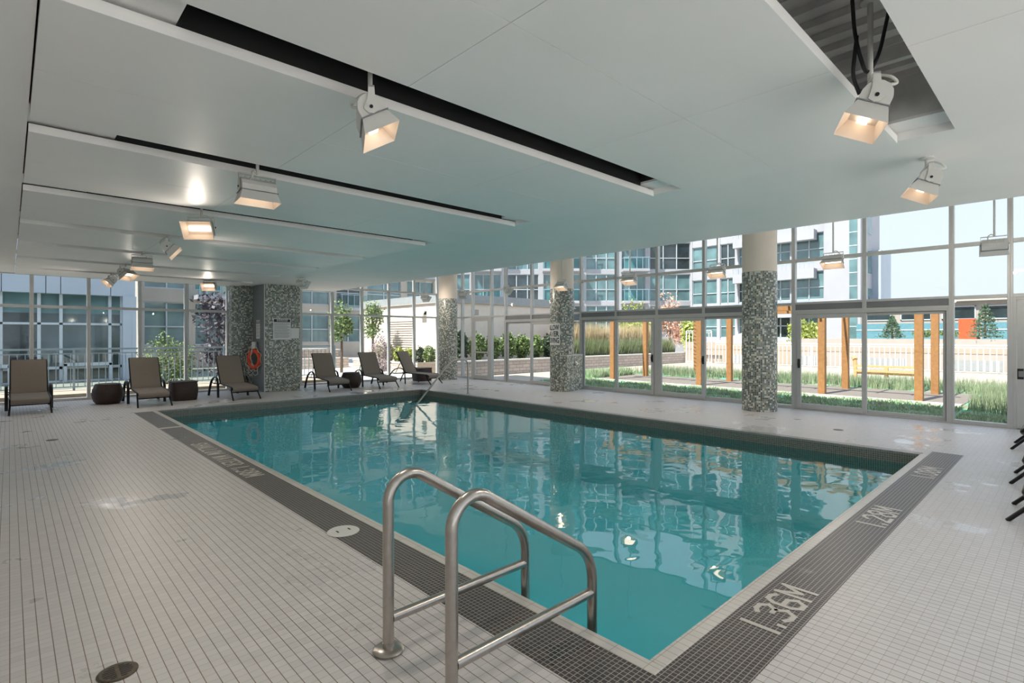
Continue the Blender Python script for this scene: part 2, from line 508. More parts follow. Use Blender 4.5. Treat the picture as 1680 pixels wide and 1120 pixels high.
# ceilings: flat borders round the field of panels, deck above, high strip along the garden glass
c = MB()
c.box(LX, .09, NY, WY, Zc, 3.2).box(4.91, 7.8, NY, WY, Zc, 3.2).box(.09, 4.91, NY, -1.2, Zc, 3.2)
struct(c.build('ceiling', M['ceil']), 'flat white low ceiling around the panels')
struct(MB().box(7.7, 7.8, NY, WY, 3.2, Zh).build('trim_1', M['ceil']), 'bulkhead between the low and the high ceiling')
struct(MB().box(7.8, WX + .1, NY, WY + .1, Zh, Zh + .15).build('ceiling_high', M['ceil']), 'high white ceiling strip along the garden windows')
d = MB().box(LX, 7.75, NY, WY + .1, 3.95, 4.05)
for i in range(34):
    x = .05 + i * .15
    d.box(x, x + .075, -1.4, 17, 3.90, 3.95)
for y in (.45, 1.15):
    d.box(0, 5, y, y + .05, 3.80, 3.90)
struct(d.build('ceiling_deck', M['deckmetal']), 'ribbed metal deck above the ceiling panels')

# panels (underside z 3.07) with slots between them every 2.1 m
for k in range(-1, 8):
    y0, y1 = .93 + 2.1 * k, 2.685 + 2.1 * k
    if k == 7: y1 = WY
    p = MB()
    xs = [.10, 1.70, 3.30, 4.90]
    ym = (y0 + y1) / 2
    for i in range(3):
        for ya, yb in ((y0, ym - .002), (ym + .002, y1)):
            p.box(xs[i] + (.002 if i else 0), xs[i + 1] - (.002 if i < 2 else 0), ya, yb, 3.06, 3.075)
    p.box(.10, 4.90, y0, y0 + .02, 3.075, 3.12).box(.10, 4.90, y1 - .02, y1, 3.075, 3.12)
    p.box(.10, .12, y0 + .02, y1 - .02, 3.075, 3.12).box(4.88, 4.90, y0 + .02, y1 - .02, 3.075, 3.12)
    p.box(.12, 4.88, y0 + .02, y1 - .02, 3.10, 3.115)
    struct(p.build('ceiling_panel', M['panel']), 'white ceiling panel between two slots')
    if k < 7:
        s0, s1 = y1, y1 + .345
        e = MB().box(.09, .6, s0 - .05, s1 + .05, 3.14, 3.16).box(4.66, 4.91, s0 - .05, s1 + .05, 3.14, 3.16)
        struct(e.build('ceiling_slot_end', M['ceil']), 'white closing strip at the ends of a ceiling slot')
        if k >= 0:
            b = MB().box(.6, 4.66, s0 - .05, s0 - .03, 3.14, 3.5).box(.6, 4.66, s1 + .004, s1 + .03, 3.122, 3.5)
            b.box(.6, 4.66, s0 - .05, s1 + .03, 3.5, 3.52).box(.58, .6, s0 - .05, s1 + .03, 3.16, 3.5).box(4.66, 4.68, s0 - .05, s1 + .03, 3.16, 3.5)
            struct(b.build('ceiling_slot_liner', M['black']), 'black liner inside a ceiling slot')
        else:
            b = MB().box(-.2, 4.95, s0 - .5, s1 + .55, 3.50, 3.52).box(4.66, 4.68, s0 - .02, s1 + .05, 3.16, 3.50)
            for q in range(26): b.box(-.1 + q * .19, -.02 + q * .19, s0 - .5, s1 + .55, 3.455, 3.50)
            b.box(-.2, 4.66, s0 + .10, s0 + .13, 3.40, 3.455).box(4.10, 4.15, s0 - .5, s1 + .5, 3.36, 3.455)
            struct(b.build('ceiling_slot_liner', M['deckmetal']), 'ribbed grey metal deck inside the open ceiling slot')

for i in range(5):  # windows added behind the viewpoint to brighten the ceiling
    a, b_ = LX + .05 + i * 3.0, LX - .15 + (i + 1) * 3.0
    w_ = MB()
    for x0 in (a, (a + b_) / 2 - .03, b_ - .06): w_.box(x0, x0 + .06, NY - .12, NY - .04, .12, 2.95)
    w_.box(a, b_, NY - .12, NY - .04, .12, .18).box(a, b_, NY - .12, NY - .04, 2.89, 2.95)
    o_ = struct(w_.build('window_%d' % (90 + i), M['alu']), 'wide window added for daylight in the wall behind the viewpoint')
    MB().box(a + .06, b_ - .06, NY - .09, NY - .08, .18, 2.89).build('glass', M['glass'], o_)

# =================================================================== pool
pool = thing('swimming_pool', 'rectangular tiled swimming pool sunk in the white deck', 'pool', ((PX0 + PX1) / 2, (PY0 + PY1) / 2, 0))
ox, oy = pool.location.x, pool.location.y
def loc_mb(mb): 
    return mb.xf(Matrix.Translation((-ox, -oy, 0)))
b = MB()
DZ = -1.36
b.box(PX0 - .1, PX1 + .1, PY0 - .1, PY1 + .1, DZ - .1, DZ)
b.box(PX0 - .1, PX0, PY0 - .1, PY1 + .1, DZ, -.26).box(PX1, PX1 + .1, PY0 - .1, PY1 + .1, DZ, -.26)
b.box(PX0, PX1, PY0 - .1, PY0, DZ, -.26).box(PX0, PX1, PY1, PY1 + .1, DZ, -.26)
loc_mb(b).build('basin', M['basin'], pool)
b = MB()
b.box(PX0, PX0 + .012, PY0, PY1, -.34, -.02).box(PX1 - .012, PX1, PY0, PY1, -.34, -.02)
b.box(PX0 + .012, PX1 - .012, PY0, PY0 + .012, -.34, -.02).box(PX0 + .012, PX1 - .012, PY1 - .012, PY1, -.34, -.02)
loc_mb(b).build('waterline_band', M['waterline'], pool)
b = MB().box(PX0 - .07, PX0 + .014, PY0 - .07, PY1, -.02, .006).box(PX0 + .014, PX1, PY0 - .07, PY0 + .014, -.02, .006)
loc_mb(b).build('coping', M['coping'], pool, bevel=.006)
b = MB().box(PX1 - .014, PX1 + .10, PY0 + .02, PY1 + .10, -.02, .005).box(PX0, PX1 - .014, PY1 - .014, PY1 + .10, -.02, .005)
b.box(PX1 + .10, PX1 + .112, PY0, PY1 + .112, .0, .007)
loc_mb(b).build('grey_coping', M['copgrey'], pool, bevel=.004)
for i in range(4):
    b = MB().box(PX1 - .014 - .35 * (4 - i), PX1 - .014 - .35 * (3 - i) - .001, 10.55, PY1 - .014, DZ + .001, -.36 - .25 * (3 - i))
    loc_mb(b).build('step', M['basin'], pool)

# water
m = bpy.data.materials.new('pool_water'); m.use_nodes = True
t = m.node_tree; t.nodes.clear()
out = N(t, 'ShaderNodeOutputMaterial')
tr = N(t, 'ShaderNodeBsdfTransparent'); tr.inputs[0].default_value = (0.31, 0.79, 0.83, 1)
gl = N(t, 'ShaderNodeBsdfGlossy'); gl.inputs['Roughness'].default_value = 0.0
fr = N(t, 'ShaderNodeFresnel'); fr.inputs['IOR'].default_value = 1.85
ge = N(t, 'ShaderNodeNewGeometry')
inv = N(t, 'ShaderNodeMath', operation='SUBTRACT'); inv.inputs[0].default_value = 1.0; inv.use_clamp = True
mu = N(t, 'ShaderNodeMath', operation='MULTIPLY')
t.links.new(ge.outputs['Backfacing'], inv.inputs[1]); t.links.new(fr.outputs[0], mu.inputs[0]); t.links.new(inv.outputs[0], mu.inputs[1])
mx = N(t, 'ShaderNodeMixShader')
t.links.new(mu.outputs[0], mx.inputs[0]); t.links.new(tr.outputs[0], mx.inputs[1]); t.links.new(gl.outputs[0], mx.inputs[2])
t.links.new(mx.outputs[0], out.inputs[0])
tc = N(t, 'ShaderNodeTexCoord')
n1 = N(t, 'ShaderNodeTexNoise'); n1.inputs['Scale'].default_value = 1.3; n1.inputs['Detail'].default_value = 2.0; n1.inputs['Distortion'].default_value = 0.6
n2 = N(t, 'ShaderNodeTexNoise'); n2.inputs['Scale'].default_value = 5.0; n2.inputs['Detail'].default_value = 1.0
t.links.new(tc.outputs['Object'], n1.inputs['Vector']); t.links.new(tc.outputs['Object'], n2.inputs['Vector'])
b1 = N(t, 'ShaderNodeBump'); b1.inputs['Strength'].default_value = 0.12; b1.inputs['Distance'].default_value = 0.055
b2 = N(t, 'ShaderNodeBump'); b2.inputs['Strength'].default_value = 0.10; b2.inputs['Distance'].default_value = 0.012
t.links.new(n1.outputs[0], b1.inputs['Height']); t.links.new(n2.outputs[0], b2.inputs['Height'])
t.links.new(b1.outputs[0], b2.inputs['Normal'])
t.links.new(b2.outputs[0], gl.inputs['Normal']); t.links.new(b2.outputs[0], fr.inputs['Normal'])
M['water'] = m
w = MB().add([(PX0 + .01, PY0 + .01, -.16), (PX1 - .01, PY0 + .01, -.16), (PX1 - .01, PY1 - .01, -.16), (PX0 + .01, PY1 - .01, -.16)], [(0, 1, 2, 3)])
tag(w.build('pool_water', m, fix=False), 'calm turquoise water filling the pool', 'water', kind='stuff')

# dark tile border with lettering
bd = MB().box(1.885, PX0 - .07, 1.03, 13.45, 0, .0025).box(PX0 - .07, 9.28, 1.03, PY0 - .07, 0, .0025)
band = struct(bd.build('trim_2', M['bandtile']), 'dark brown tile border along two sides of the pool')
struct(MB().box(1.87, 2.21, 10.78, 10.92, .0025, .0045).build('trim_3', M['letter']), 'white tile strip crossing the dark border')

GL = {  # stroke glyphs on a 0..1 x 0..1 box
 '1': [((.5, 0), (.5, 1))], '.': [((.4, .0), (.4, .12))],
 '3': [((.05, .9), (.3, 1)), ((.3, 1), (.7, 1)), ((.7, 1), (.95, .8)), ((.95, .8), (.7, .55)), ((.4, .55), (.7, .55)), ((.7, .5), (.95, .25)), ((.95, .25), (.7, 0)), ((.7, 0), (.3, 0)), ((.3, 0), (.05, .1))],
 '6': [((.9, .9), (.65, 1)), ((.65, 1), (.3, 1)), ((.3, 1), (.05, .75)), ((.05, .75), (.05, .25)), ((.05, .25), (.3, 0)), ((.3, 0), (.7, 0)), ((.7, 0), (.95, .25)), ((.95, .25), (.7, .5)), ((.7, .5), (.1, .5))],
 '8': [((.3, 1), (.7, 1)), ((.7, 1), (.92, .78)), ((.92, .78), (.7, .54)), ((.3, .54), (.7, .54)), ((.3, .54), (.08, .78)), ((.08, .78), (.3, 1)), ((.7, .5), (.95, .25)), ((.95, .25), (.7, 0)), ((.7, 0), (.3, 0)), ((.3, 0), (.05, .25)), ((.05, .25), (.3, .5))],
 '2': [((.05, .8), (.3, 1)), ((.3, 1), (.7, 1)), ((.7, 1), (.95, .75)), ((.95, .75), (.05, .04)), ((.05, 0), (.98, 0))],
 '0': [((.3, 1), (.7, 1)), ((.7, 1), (.95, .75)), ((.95, .75), (.95, .25)), ((.95, .25), (.7, 0)), ((.7, 0), (.3, 0)), ((.3, 0), (.05, .25)), ((.05, .25), (.05, .75)), ((.05, .75), (.3, 1))],
 'M': [((.05, 0), (.05, 1)), ((.05, 1), (.5, .35)), ((.5, .35), (.95, 1)), ((.95, 1), (.95, 0))],
 'S': [((.95, .85), (.7, 1)), ((.7, 1), (.3, 1)), ((.3, 1), (.05, .78)), ((.05, .78), (.3, .54)), ((.3, .54), (.7, .5)), ((.7, .5), (.95, .25)), ((.95, .25), (.7, 0)), ((.7, 0), (.3, 0)), ((.3, 0), (.05, .15))],
 'H': [((.05, 0), (.05, 1)), ((.95, 0), (.95, 1)), ((.05, .5), (.95, .5))],
 'A': [((.02, 0), (.5, 1)), ((.5, 1), (.98, 0)), ((.2, .35), (.8, .35))],
 'L': [((.05, 0), (.05, 1)), ((.05, 0), (.95, 0))],
 'W': [((.02, 1), (.25, 0)), ((.25, 0), (.5, .7)), ((.5, .7), (.75, 0)), ((.75, 0), (.98, 1))],
 'T': [((.5, 0), (.5, 1)), ((.02, 1), (.98, 1))],
 'E': [((.05, 0), (.05, 1)), ((.05, 1), (.95, 1)), ((.05, .5), (.8, .5)), ((.05, 0), (.95, 0))],
 'R': [((.05, 0), (.05, 1)), ((.05, 1), (.7, 1)), ((.7, 1), (.95, .78)), ((.95, .78), (.7, .5)), ((.7, .5), (.05, .5)), ((.5, .5), (.95, 0))],
}
GL['O'] = GL['0']
def lettering(txt, org, u, v, cw, h, gap, stroke, name='lettering', parent=None):
    mb = MB(); u = Vector(u); v = Vector(v); org = Vector(org); x = 0
    for ch in txt:
        wch = cw * (.35 if ch == '.' else (.45 if ch == '1' else (.5 if ch == ' ' else 1)))
        for k, (a, bb) in enumerate(GL.get(ch, [])):
            p = org + u * (x + a[0] * wch) + v * a[1] * h; q = org + u * (x + bb[0] * wch) + v * bb[1] * h
            dd = (q - p).normalized() * stroke * .45
            lift = Vector((0, 0, .0006 * (k % 2)))
            mb.bar(p - dd + lift, q + dd + lift, stroke, .0024)
        x += wch + gap
    o = mb.build(name, M['letter'])
    if parent is not None: o.parent = parent
    return o
for x, s in ((2.975, '1.36M'), (5.28, '1.28M'), (7.50, '1.08M')):
    lettering(s, (x, 1.10, .0035), (1, 0, 0), (0, 1, 0), .135, .19, .035, .029, 'depth_lettering', band)
lettering('SHALLOW WATER 1.38M', (1.95, 8.95, .0035), (0, -1, 0), (1, 0, 0), .105, .18, .042, .027, 'warning_lettering', band)

# =================================================================== glazed walls
def bar_y(mb, y0, y1, z0, z1, x0=WX - .03, x1=WX + .09): mb.box(x0, x1, y0, y1, z0, z1)

win_n = [0]; door_n = [0]
def window_garden(ya, yb, z0, label, header=True):
    """bay of the garden wall between mullion centres ya>yb; from z0 to the high ceiling"""
    win_n[0] += 1
    root = thing('window_%d' % win_n[0], label, None, (WX, (ya + yb) / 2, z0), kind='structure')
    fr = MB(); yc = (ya + yb) / 2
    h = .037
    X0, X1 = -.03, .09
    A, B = ya - yc, yb - yc
    fr.box(X0, X1, A - h, A, 0, Zh - z0).box(X0, X1, B, B + h, 0, Zh - z0)
    levels = []
    if z0 < .1:
        levels = [(0, .07), (2.27, 2.33), (3.22, 3.285), (Zh - .06, Zh)]
    else:
        levels = [(z0, z0 + .045), (2.29, 2.335), (3.22, 3.285), (Zh - .06, Zh)]
    for a, bb in levels: fr.box(X0, X1, B + h, A - h, a - z0, bb - z0)
    fr.build('frame', M['alu'], root, bevel=.004)
    if z0 > .1:
        MB().box(.0, .06, B + h, A - h, .045, 2.29 - z0).build('header_panel', M['aludark'], root)
    g = MB()
    prev = levels[0][1] if z0 < .1 else levels[1][1]
    for a, bb in (levels[1:] if z0 < .1 else levels[2:]):
        g.box(.025, .033, B + h, A - h, prev - z0, a - z0); prev = bb
    g.build('glass', M['glass'], root)
    return root

def sliding_door(ya, yb, open_panel, label, handle_side=None, opened=False):
    """two panel sliding door between ya>yb. open_panel: 'a' or 'b' is the moving leaf (inner track)"""
    door_n[0] += 1
    yc = (ya + yb) / 2; A, B = ya - yc, yb - yc
    root = thing('door_%d' % door_n[0], label, None, (WX, yc, 0), kind='structure')
    fr = MB(); H = 2.12
    fr.box(-.03, .09, A - .075, A - .037, 0, H).box(-.03, .09, B + .037, B + .075, 0, H)
    fr.box(-.03, .09, B + .075, A - .075, H - .05, H).box(-.03, .09, B + .075, A - .075, 0, .03)
    fr.build('frame', M['alu'], root, bevel=.003)
    gk = MB().box(-.034, -.03, A - .079, A - .072, .03, H - .05).box(-.034, -.03, B + .072, B + .079, .03, H - .05).box(-.034, -.03, B + .075, A - .075, H - .057, H - .05)
    gk.build('gasket', M['gasket'], root)
    for nm in ('a', 'b'):
        y0, y1 = ((0, A - .075) if nm == 'a' else (B + .075, 0))
        mov = nm == open_panel
        if mov and opened:
            y0, y1 = (y0 - (A - .12), y1 - (A - .12)) if nm == 'a' else (y0 + (A - .12), y1 + (A - .12))
        y0 -= .03 if nm == 'a' else 0; y1 += .03 if nm == 'b' else 0
        x0, x1 = ((-.045, -.003) if mov else (.01, .055))
        st = .085 if mov else .05
        lf = MB().box(x0, x1, y0, y0 + st, .03, H - .055).box(x0, x1, y1 - st, y1, .03, H - .055)
        lf.box(x0, x1, y0 + st, y1 - st, .03, .03 + st + .02).box(x0, x1, y0 + st, y1 - st, H - .055 - st, H - .055)
        leaf = lf.build('door_leaf', M['alu'], root, bevel=.003)
        xm = (x0 + x1) / 2
        MB().box(xm - .004, xm + .004, y0 + st, y1 - st, .05 + st, H - .055 - st).build('glass', M['glass'], leaf)
        if mov and handle_side:
            hy = (y0 + .045) if handle_side == 'low' else (y1 - .045)
            hm = MB().box(x0 - .012, x0, hy - .022, hy + .022, .90, 1.10)
            hm.tube([(x0 - .01, hy, .91), (x0 - .05, hy, .94), (x0 - .065, hy, 1.0), (x0 - .05, hy, 1.06), (x0 - .01, hy, 1.09)], .011, 8)
            hm.build('handle', M['gasket'], leaf)
    return root

def swing_door(ya, yb, label, big=False):
    door_n[0] += 1
    yc = (ya + yb) / 2; A, B = ya - yc, yb - yc
    root = thing('door_%d' % door_n[0], label, None, (WX, yc, 0), kind='structure')
    H = 2.27
    fr = MB().box(-.03, .09, A - .08, A - .037, 0, H).box(-.03, .09, B + .037, B + .08, 0, H).box(-.03, .09, B + .08, A - .08, H - .045, H)
    fr.build('frame', M['alu'], root, bevel=.003)
    a, bb = A - .085, B + .085
    lf = MB().box(-.025, .02, a - .09, a, .02, H - .05).box(-.025, .02, bb, bb + .09, .02, H - .05)
    lf.box(-.025, .02, bb + .09, a - .09, .02, .16).box(-.025, .02, bb + .09, a - .09, H - .13, H - .05)
    leaf = lf.build('door_leaf', M['alu'], root, bevel=.003)
    MB().box(-.006, .002, bb + .09, a - .09, .16, H - .13).build('glass', M['glass'], leaf)
    if big:
        MB().box(-.075, -.03, bb + .03, a - .02, .90, 1.0).build('push_bar', M['aludark'], leaf, bevel=.006)
        MB().box(-.035, -.0251, a - .085, a - .005, .86, 1.04).build('lock_plate', M['gasket'], leaf)
        MB().tube(rounded([(.0, a - .17, 1.02), (-.12, a - .17, 1.02), (-.12, a - .17, 1.36), (.0, a - .17, 1.36)], .05), .014, 10).build('pull_handle', M['aludark'], leaf)
    else:
        MB().box(-.05, -.02, bb + .09, a - .09, .98, 1.03).build('push_bar', M['alu'], leaf)
        MB().box(-.05, -.0251, bb + .02, bb + .075, .93, 1.08).build('lock_plate', M['alu'], leaf)
    MB().box(-.04, .1, bb, a, 0, .018).build('threshold', M['aludark'], root)
    return root

GY = [17.06, 16.13, 15.5, 14.43, 13.68, 12.4, 11.1, 10.30, 9.01, 7.69, 6.37, 5.02, 4.28, 2.94, 1.57, .78, -.6, -2.38]
low = {0: 0, 1: 0, 2: 2.27, 3: 0, 4: 2.12, 5: 2.12, 6: 0, 7: 2.12, 8: 2.12, 9: 2.12, 10: 2.12, 11: 0, 12: 2.12, 13: 2.12, 14: 0, 15: 2.27, 16: 0}
for i in range(len(GY) - 1):
    z0 = low[i]
    if z0 == 2.27:
        # swing door head: plain bay above
        win_n[0] += 1
        ya, yb = GY[i], GY[i + 1]; yc = (ya + yb) / 2; A, B = ya - yc, yb - yc
        root = thing('window_%d' % win_n[0], 'garden wall window bay above a swing door', None, (WX, yc, 2.27), kind='structure')
        h = .037
        fr = MB().box(-.03, .09, A - h, A, 0, Zh - 2.27).box(-.03, .09, B, B + h, 0, Zh - 2.27)
        for a, bb in ((0, .06), (.95, 1.015), (Zh - .06 - 2.27, Zh - 2.27)): fr.box(-.03, .09, B + h, A - h, a, bb)
        fr.box(-.03, .09, A - .037, A, -2.27, 0).box(-.03, .09, B, B + .037, -2.27, 0)
        fr.build('frame', M['alu'], root, bevel=.004)
        MB().box(.025, .033, B + h, A - h, .06, .95).box(.025, .033, B + h, A - h, 1.015, Zh - .06 - 2.27).build('glass', M['glass'], root)
    else:
        r_ = window_garden(GY[i], GY[i + 1], z0, 'garden wall window bay ' + ('reaching the floor' if z0 < .1 else 'above a sliding door'))
        if z0 > .1:
            ya, yb = GY[i], GY[i + 1]; yc = (ya + yb) / 2; A, B = ya - yc, yb - yc
            mm = MB()
            if i in (4, 7, 9, 12): mm.box(-.03, .09, A - .037, A, -z0, 0)
            if i in (5, 8, 10, 13): mm.box(-.03, .09, B, B + .037, -z0, 0)
            if mm.v: mm.build('jamb', M['alu'], r_)
swing_door(15.5, 14.43, 'narrow glazed swing door beside the far corner column')
sliding_door(13.68, 11.1, 'b', 'sliding glass door in front of the shrub bed')
sliding_door(10.30, 7.69, 'b', 'sliding glass door beside the shower column', 'low')
sliding_door(7.69, 5.02, 'a', 'sliding glass door standing beside the tall mosaic column', 'low')
sliding_door(4.28, 1.57, 'a', 'wide sliding glass door facing the pergola posts', 'high')
swing_door(.78, -.6, 'glazed exit door with push bar', True)

def window_far(xa, xb, top, label):
    win_n[0] += 1
    xc = (xa + xb) / 2; A, B = xa - xc, xb - xc
    root = thing('window_%d' % win_n[0], label, None, (xc, WY, 0), kind='structure')
    h = .037
    fr = MB().box(A, A + h, -.03, .09, 0, top).box(B - h, B, -.03, .09, 0, top)
    lev = [(0, .06), (2.28, 2.345)] + ([(3.18, 3.25), (top - .06, top)] if top > 4 else [(top - .02, top)])
    for a, bb in lev: fr.box(A + h, B - h, -.03, .09, a, bb)
    fr.build('frame', M['alu'], root, bevel=.004)
    g = MB(); prev = lev[0][1]
    for a, bb in lev[1:]:
        g.box(A + h, B - h, .025, .033, prev, a); prev = bb
    g.build('glass', M['glass'], root)
FX = [LX, -1.75, -.68, .39, 1.46, 2.53, 3.60, 4.67]
for a, bb in zip(FX, FX[1:]): window_far(a, bb, Zc, 'far wall window bay facing the grey building')
FX = [6.28, 6.81, 7.88]
for a, bb in zip(FX, FX[1:]): window_far(a, bb, Zc, 'far wall window bay beside the square column')
FX = [7.88, 8.95, 10.02, 11.09, 12.16, WX - .031]
for a, bb in zip(FX, FX[1:]): window_far(a, bb, Zh, 'tall far wall window bay facing the louvred wall')
struct(MB().box(7.8, WX, WY - .02, WY + .1, Zh - .01, Zh + .02).build('trim_4', M['alu']), 'head trim over the far windows')
struct(MB().box(WX - .03, WX + .09, WY - .03, WY + .09, 0, Zh).build('trim_5', M['alu']), 'corner post of the glazing')

# =================================================================== columns
def round_column(y, label, ztop=2.97):
    o = thing('round_column', label, 'column', (11.8, y, 0))
    MB().lathe([(.35, 0), (.35, ztop)], 48).build('mosaic_cladding', M['mosaic'], o, smooth=True, cyl=(0, 0, .35))
    MB().lathe([(.345, ztop), (.345, Zh)], 48).build('painted_shaft', M['colpaint'], o, smooth=True)
    return o
round_column(4.70, 'tall mosaic-clad round column between two sliding doors')
colb = round_column(10.36, 'mosaic-clad round column with a built-on shower box')
round_column(15.95, 'mosaic-clad round column in the far corner by the windows')
# shower box joined to the middle column
a0 = Vector((11.45, 9.93)); 
sh = MB()
poly = [(-.345, .1), (-.225, -.385), (.70, -.2), (.70, .1)]
sh.prism(poly, 1.02, (0, 0, 0), (1, 0, 0), (0, 1, 0), (0, 0, 1))
sh.build('shower_box', M['mosaic'], colb)
cp = MB().prism([(x * 1.04, y * 1.04) for x, y in poly], .035, (0, 0, 1.02), (1, 0, 0), (0, 1, 0), (0, 0, 1))
cp.build('shelf_cap', M['alu'], colb)
# shower fittings on the face looking at the pool deck
n_ = Vector((.28, -.67, 0)).normalized(); n_ = Vector((n_.x, n_.y, 0))
e0, e1 = Vector((-.225, -.385, 0)), Vector((.70, -.2, 0))
fd = (e1 - e0).normalized(); fn = Vector((fd.y, -fd.x, 0))
pc = e0 + fd * .50 + Vector((0, 0, .80))
kn = MB().tube([pc, pc + fn * .03], .055, 20).tube([pc + fn * .03, pc + fn * .07], .028, 16).tube([pc + fn * .055, pc + fn * .06 + Vector((0, 0, -.08)) + fd * .05], .012, 8)
kn.build('shower_tap', M['chrome'], colb, smooth=True)
pc = e0 + fd * .68 + Vector((0, 0, .27))
MB().tube([pc, pc + fn * .05], .025, 16).build('foot_spout', M['chrome'], colb, smooth=True)

# text helpers ------------------------------------------------------
def text_mesh(body, size, bold=.0, align='CENTER'):
    cu = bpy.data.curves.new('lettering', 'FONT')
    cu.body = body; cu.size = size; cu.align_x = align; cu.align_y = 'CENTER'
    cu.offset = bold; cu.extrude = .0006; cu.resolution_u = 3
    o = bpy.data.objects.new('tmp_text', cu); COL.objects.link(o)
    bpy.context.view_layer.update()
    dg = bpy.context.evaluated_depsgraph_get()
    me = bpy.data.meshes.new_from_object(o.evaluated_get(dg))
    bpy.data.objects.remove(o); bpy.data.curves.remove(cu)
    mb = MB(); mb.v = [tuple(v.co) for v in me.vertices]; mb.f = [tuple(p.vertices) for p in me.polygons]
    bpy.data.meshes.remove(me)
    return mb
# curved warning sign wrapped round the shower column
sg = thing('warning_sign', 'curved white sign with black capital letters wrapped round the shower column', 'sign', (11.8, 10.36, 1.65))
ac = R(163); rs = .356
MB().lathe([(rs - .003, -.31), (rs, -.31), (rs, .31), (rs - .003, .31), (rs - .003, -.31)], 24, a0=ac - .86, a1=ac + .86, cap=False).build('plate', M['sign'], sg, smooth=True)
ink = MB()
for row, (tx, zz) in enumerate((('SHALLOW', .185), ('WATER', .0), ('NO DIVING', -.185))):
    tmb = text_mesh(tx, .22, .006)
    xs = [p[0] for p in tmb.v]; wid = max(xs) - min(xs); cx = (max(xs) + min(xs)) / 2
    sx = min(1.0, .56 / wid)
    vs = []
    for x, y, z in tmb.v:
        th = ac + (x - cx) * sx / rs
        rr = rs + .001 + z
        vs.append((rr * math.cos(th), rr * math.sin(th), zz + y * .95))
    ink.add(vs, tmb.f)
ink.build('lettering', M['signink'], sg, fix=False)

# square column with its recess, notices and life ring
sq = thing('square_column', 'square mosaic-clad column on the far deck carrying the notices', 'column', (5.77, 16.35, 0))
MB().box(-.5, .5, -.55, .7, 0, Zc).build('mosaic_cladding', M['mosaic'], sq)
MB().box(-1.09, -.5, .45, .7, 0, Zc).build('recess_panel', M['mosaic'], sq)
MB().box(-.508, -.5, -.53, .45, 0, Zc).build('side_sheen_panel', M['mosaicsheen'], sq)
MB().box(-.512, -.494, -.556, -.53, 0, Zc).build('corner_trim', M['alu'], sq)

def notice(name, label, loc, w, h, axis, rows, header=True, header_words=2):
    """flat notice; axis 'y' faces -Y, 'x' faces -X"""
    o = thing(name, label, 'sign', loc)
    if axis == 'x': o.rotation_euler = (0, 0, R(-90))
    MB().box(-w / 2, w / 2, -.006, 0, -h / 2, h / 2).build('plate', M['sign'], o)
    rnd = random.Random(hash(label) % 1000)
    rnd = random.Random(len(label))
    if header:
        MB().box(-w / 2 + .02, w / 2 - .02, -.008, -.006, h / 2 - .105, h / 2 - .02).build('header', M['signink'], o)
        hw = MB()
        for r_ in range(header_words):
            x = -w * .30
            while x < w * .30:
                l = rnd.uniform(.02, .06)
                hw.box(x, min(x + l, w * .32), -.0095, -.008, h / 2 - .05 - r_ * .033, h / 2 - .03 - r_ * .033); x += l + .014
        hw.build('header_text', M['sign'], o)
    if rows:
        z = h / 2 - .14
        for r_ in range(rows):
            x = -w / 2 + .035; tx = MB()
            lim = w / 2 - .035 - (rnd.uniform(0, .18 * w) if r_ % 3 == 2 else 0)
            while x < lim:
                l = rnd.uniform(.015, .05)
                tx.box(x, min(x + l, lim), -.0075, -.006, z - .011, z); x += l + .009
            tx.build('text_line', M['signgrey'], o)
            z -= (h - .17) / rows * (1.25 if r_ % 3 == 2 else .87)
            if z < -h / 2 + .03: break
    return o
notice('notice_board', 'large white notice with dark heading bar on the square column', (5.75, 15.80, 1.80), .50, .61, 'y', 15)
notice('notice_plate', 'small plain white plate beside the large notice', (6.125, 15.80, 1.68), .24, .30, 'y', 0, False)
notice('safety_notice', 'narrow notice on the grey side of the square column above the life ring', (5.262, 16.32, 1.79), .30, .54, 'x', 12)
struct_dummy = None
lr = thing('life_ring', 'orange life ring with white rope hanging beside the square column', 'life ring', (5.17, 16.36, .93), R(-72))
ring = MB().tube([(.235 * math.cos(i * PI / 20), 0, .235 * math.sin(i * PI / 20)) for i in range(40)], .066, 14, closed=True, sx=.8)
ring.build('ring', M['orange'], lr, smooth=True)
rp_ = MB()
pts = []
for i in range(61):
    a = 2 * PI * i / 60
    rr = .335 + .03 * math.cos(8 * a) * -1
    pts.append((rr * math.cos(a), -.03, rr * math.sin(a)))
rp_.tube(pts[:-1], .009, 6, closed=True)
rp_.tube([(.0, -.09, .36), (.05, -.1, .2), (-.06, -.1, .05), (.04, -.1, -.12), (.12, -.1, -.2), (.02, -.09, -.16), (-.03, -.1, .1), (.03, -.1, .3)], .008, 6)
for s_ in (-1, 1):
    rp_.tube([(.2 * s_, -.05, -.22), (.22 * s_, -.05, -.42), (.10 * s_, -.05, -.47), (.0, -.05, -.40), (.08 * s_, -.05, -.34)], .008, 6)
rp_.build('rope', M['rope'], lr, smooth=True)
hk = MB().tube([(0, 0, .30), (0, 0, .50)], .07, 16).box(-.02, .02, -.02, .36, .36, .44)
hk.build('hanger', M['sign'], lr)
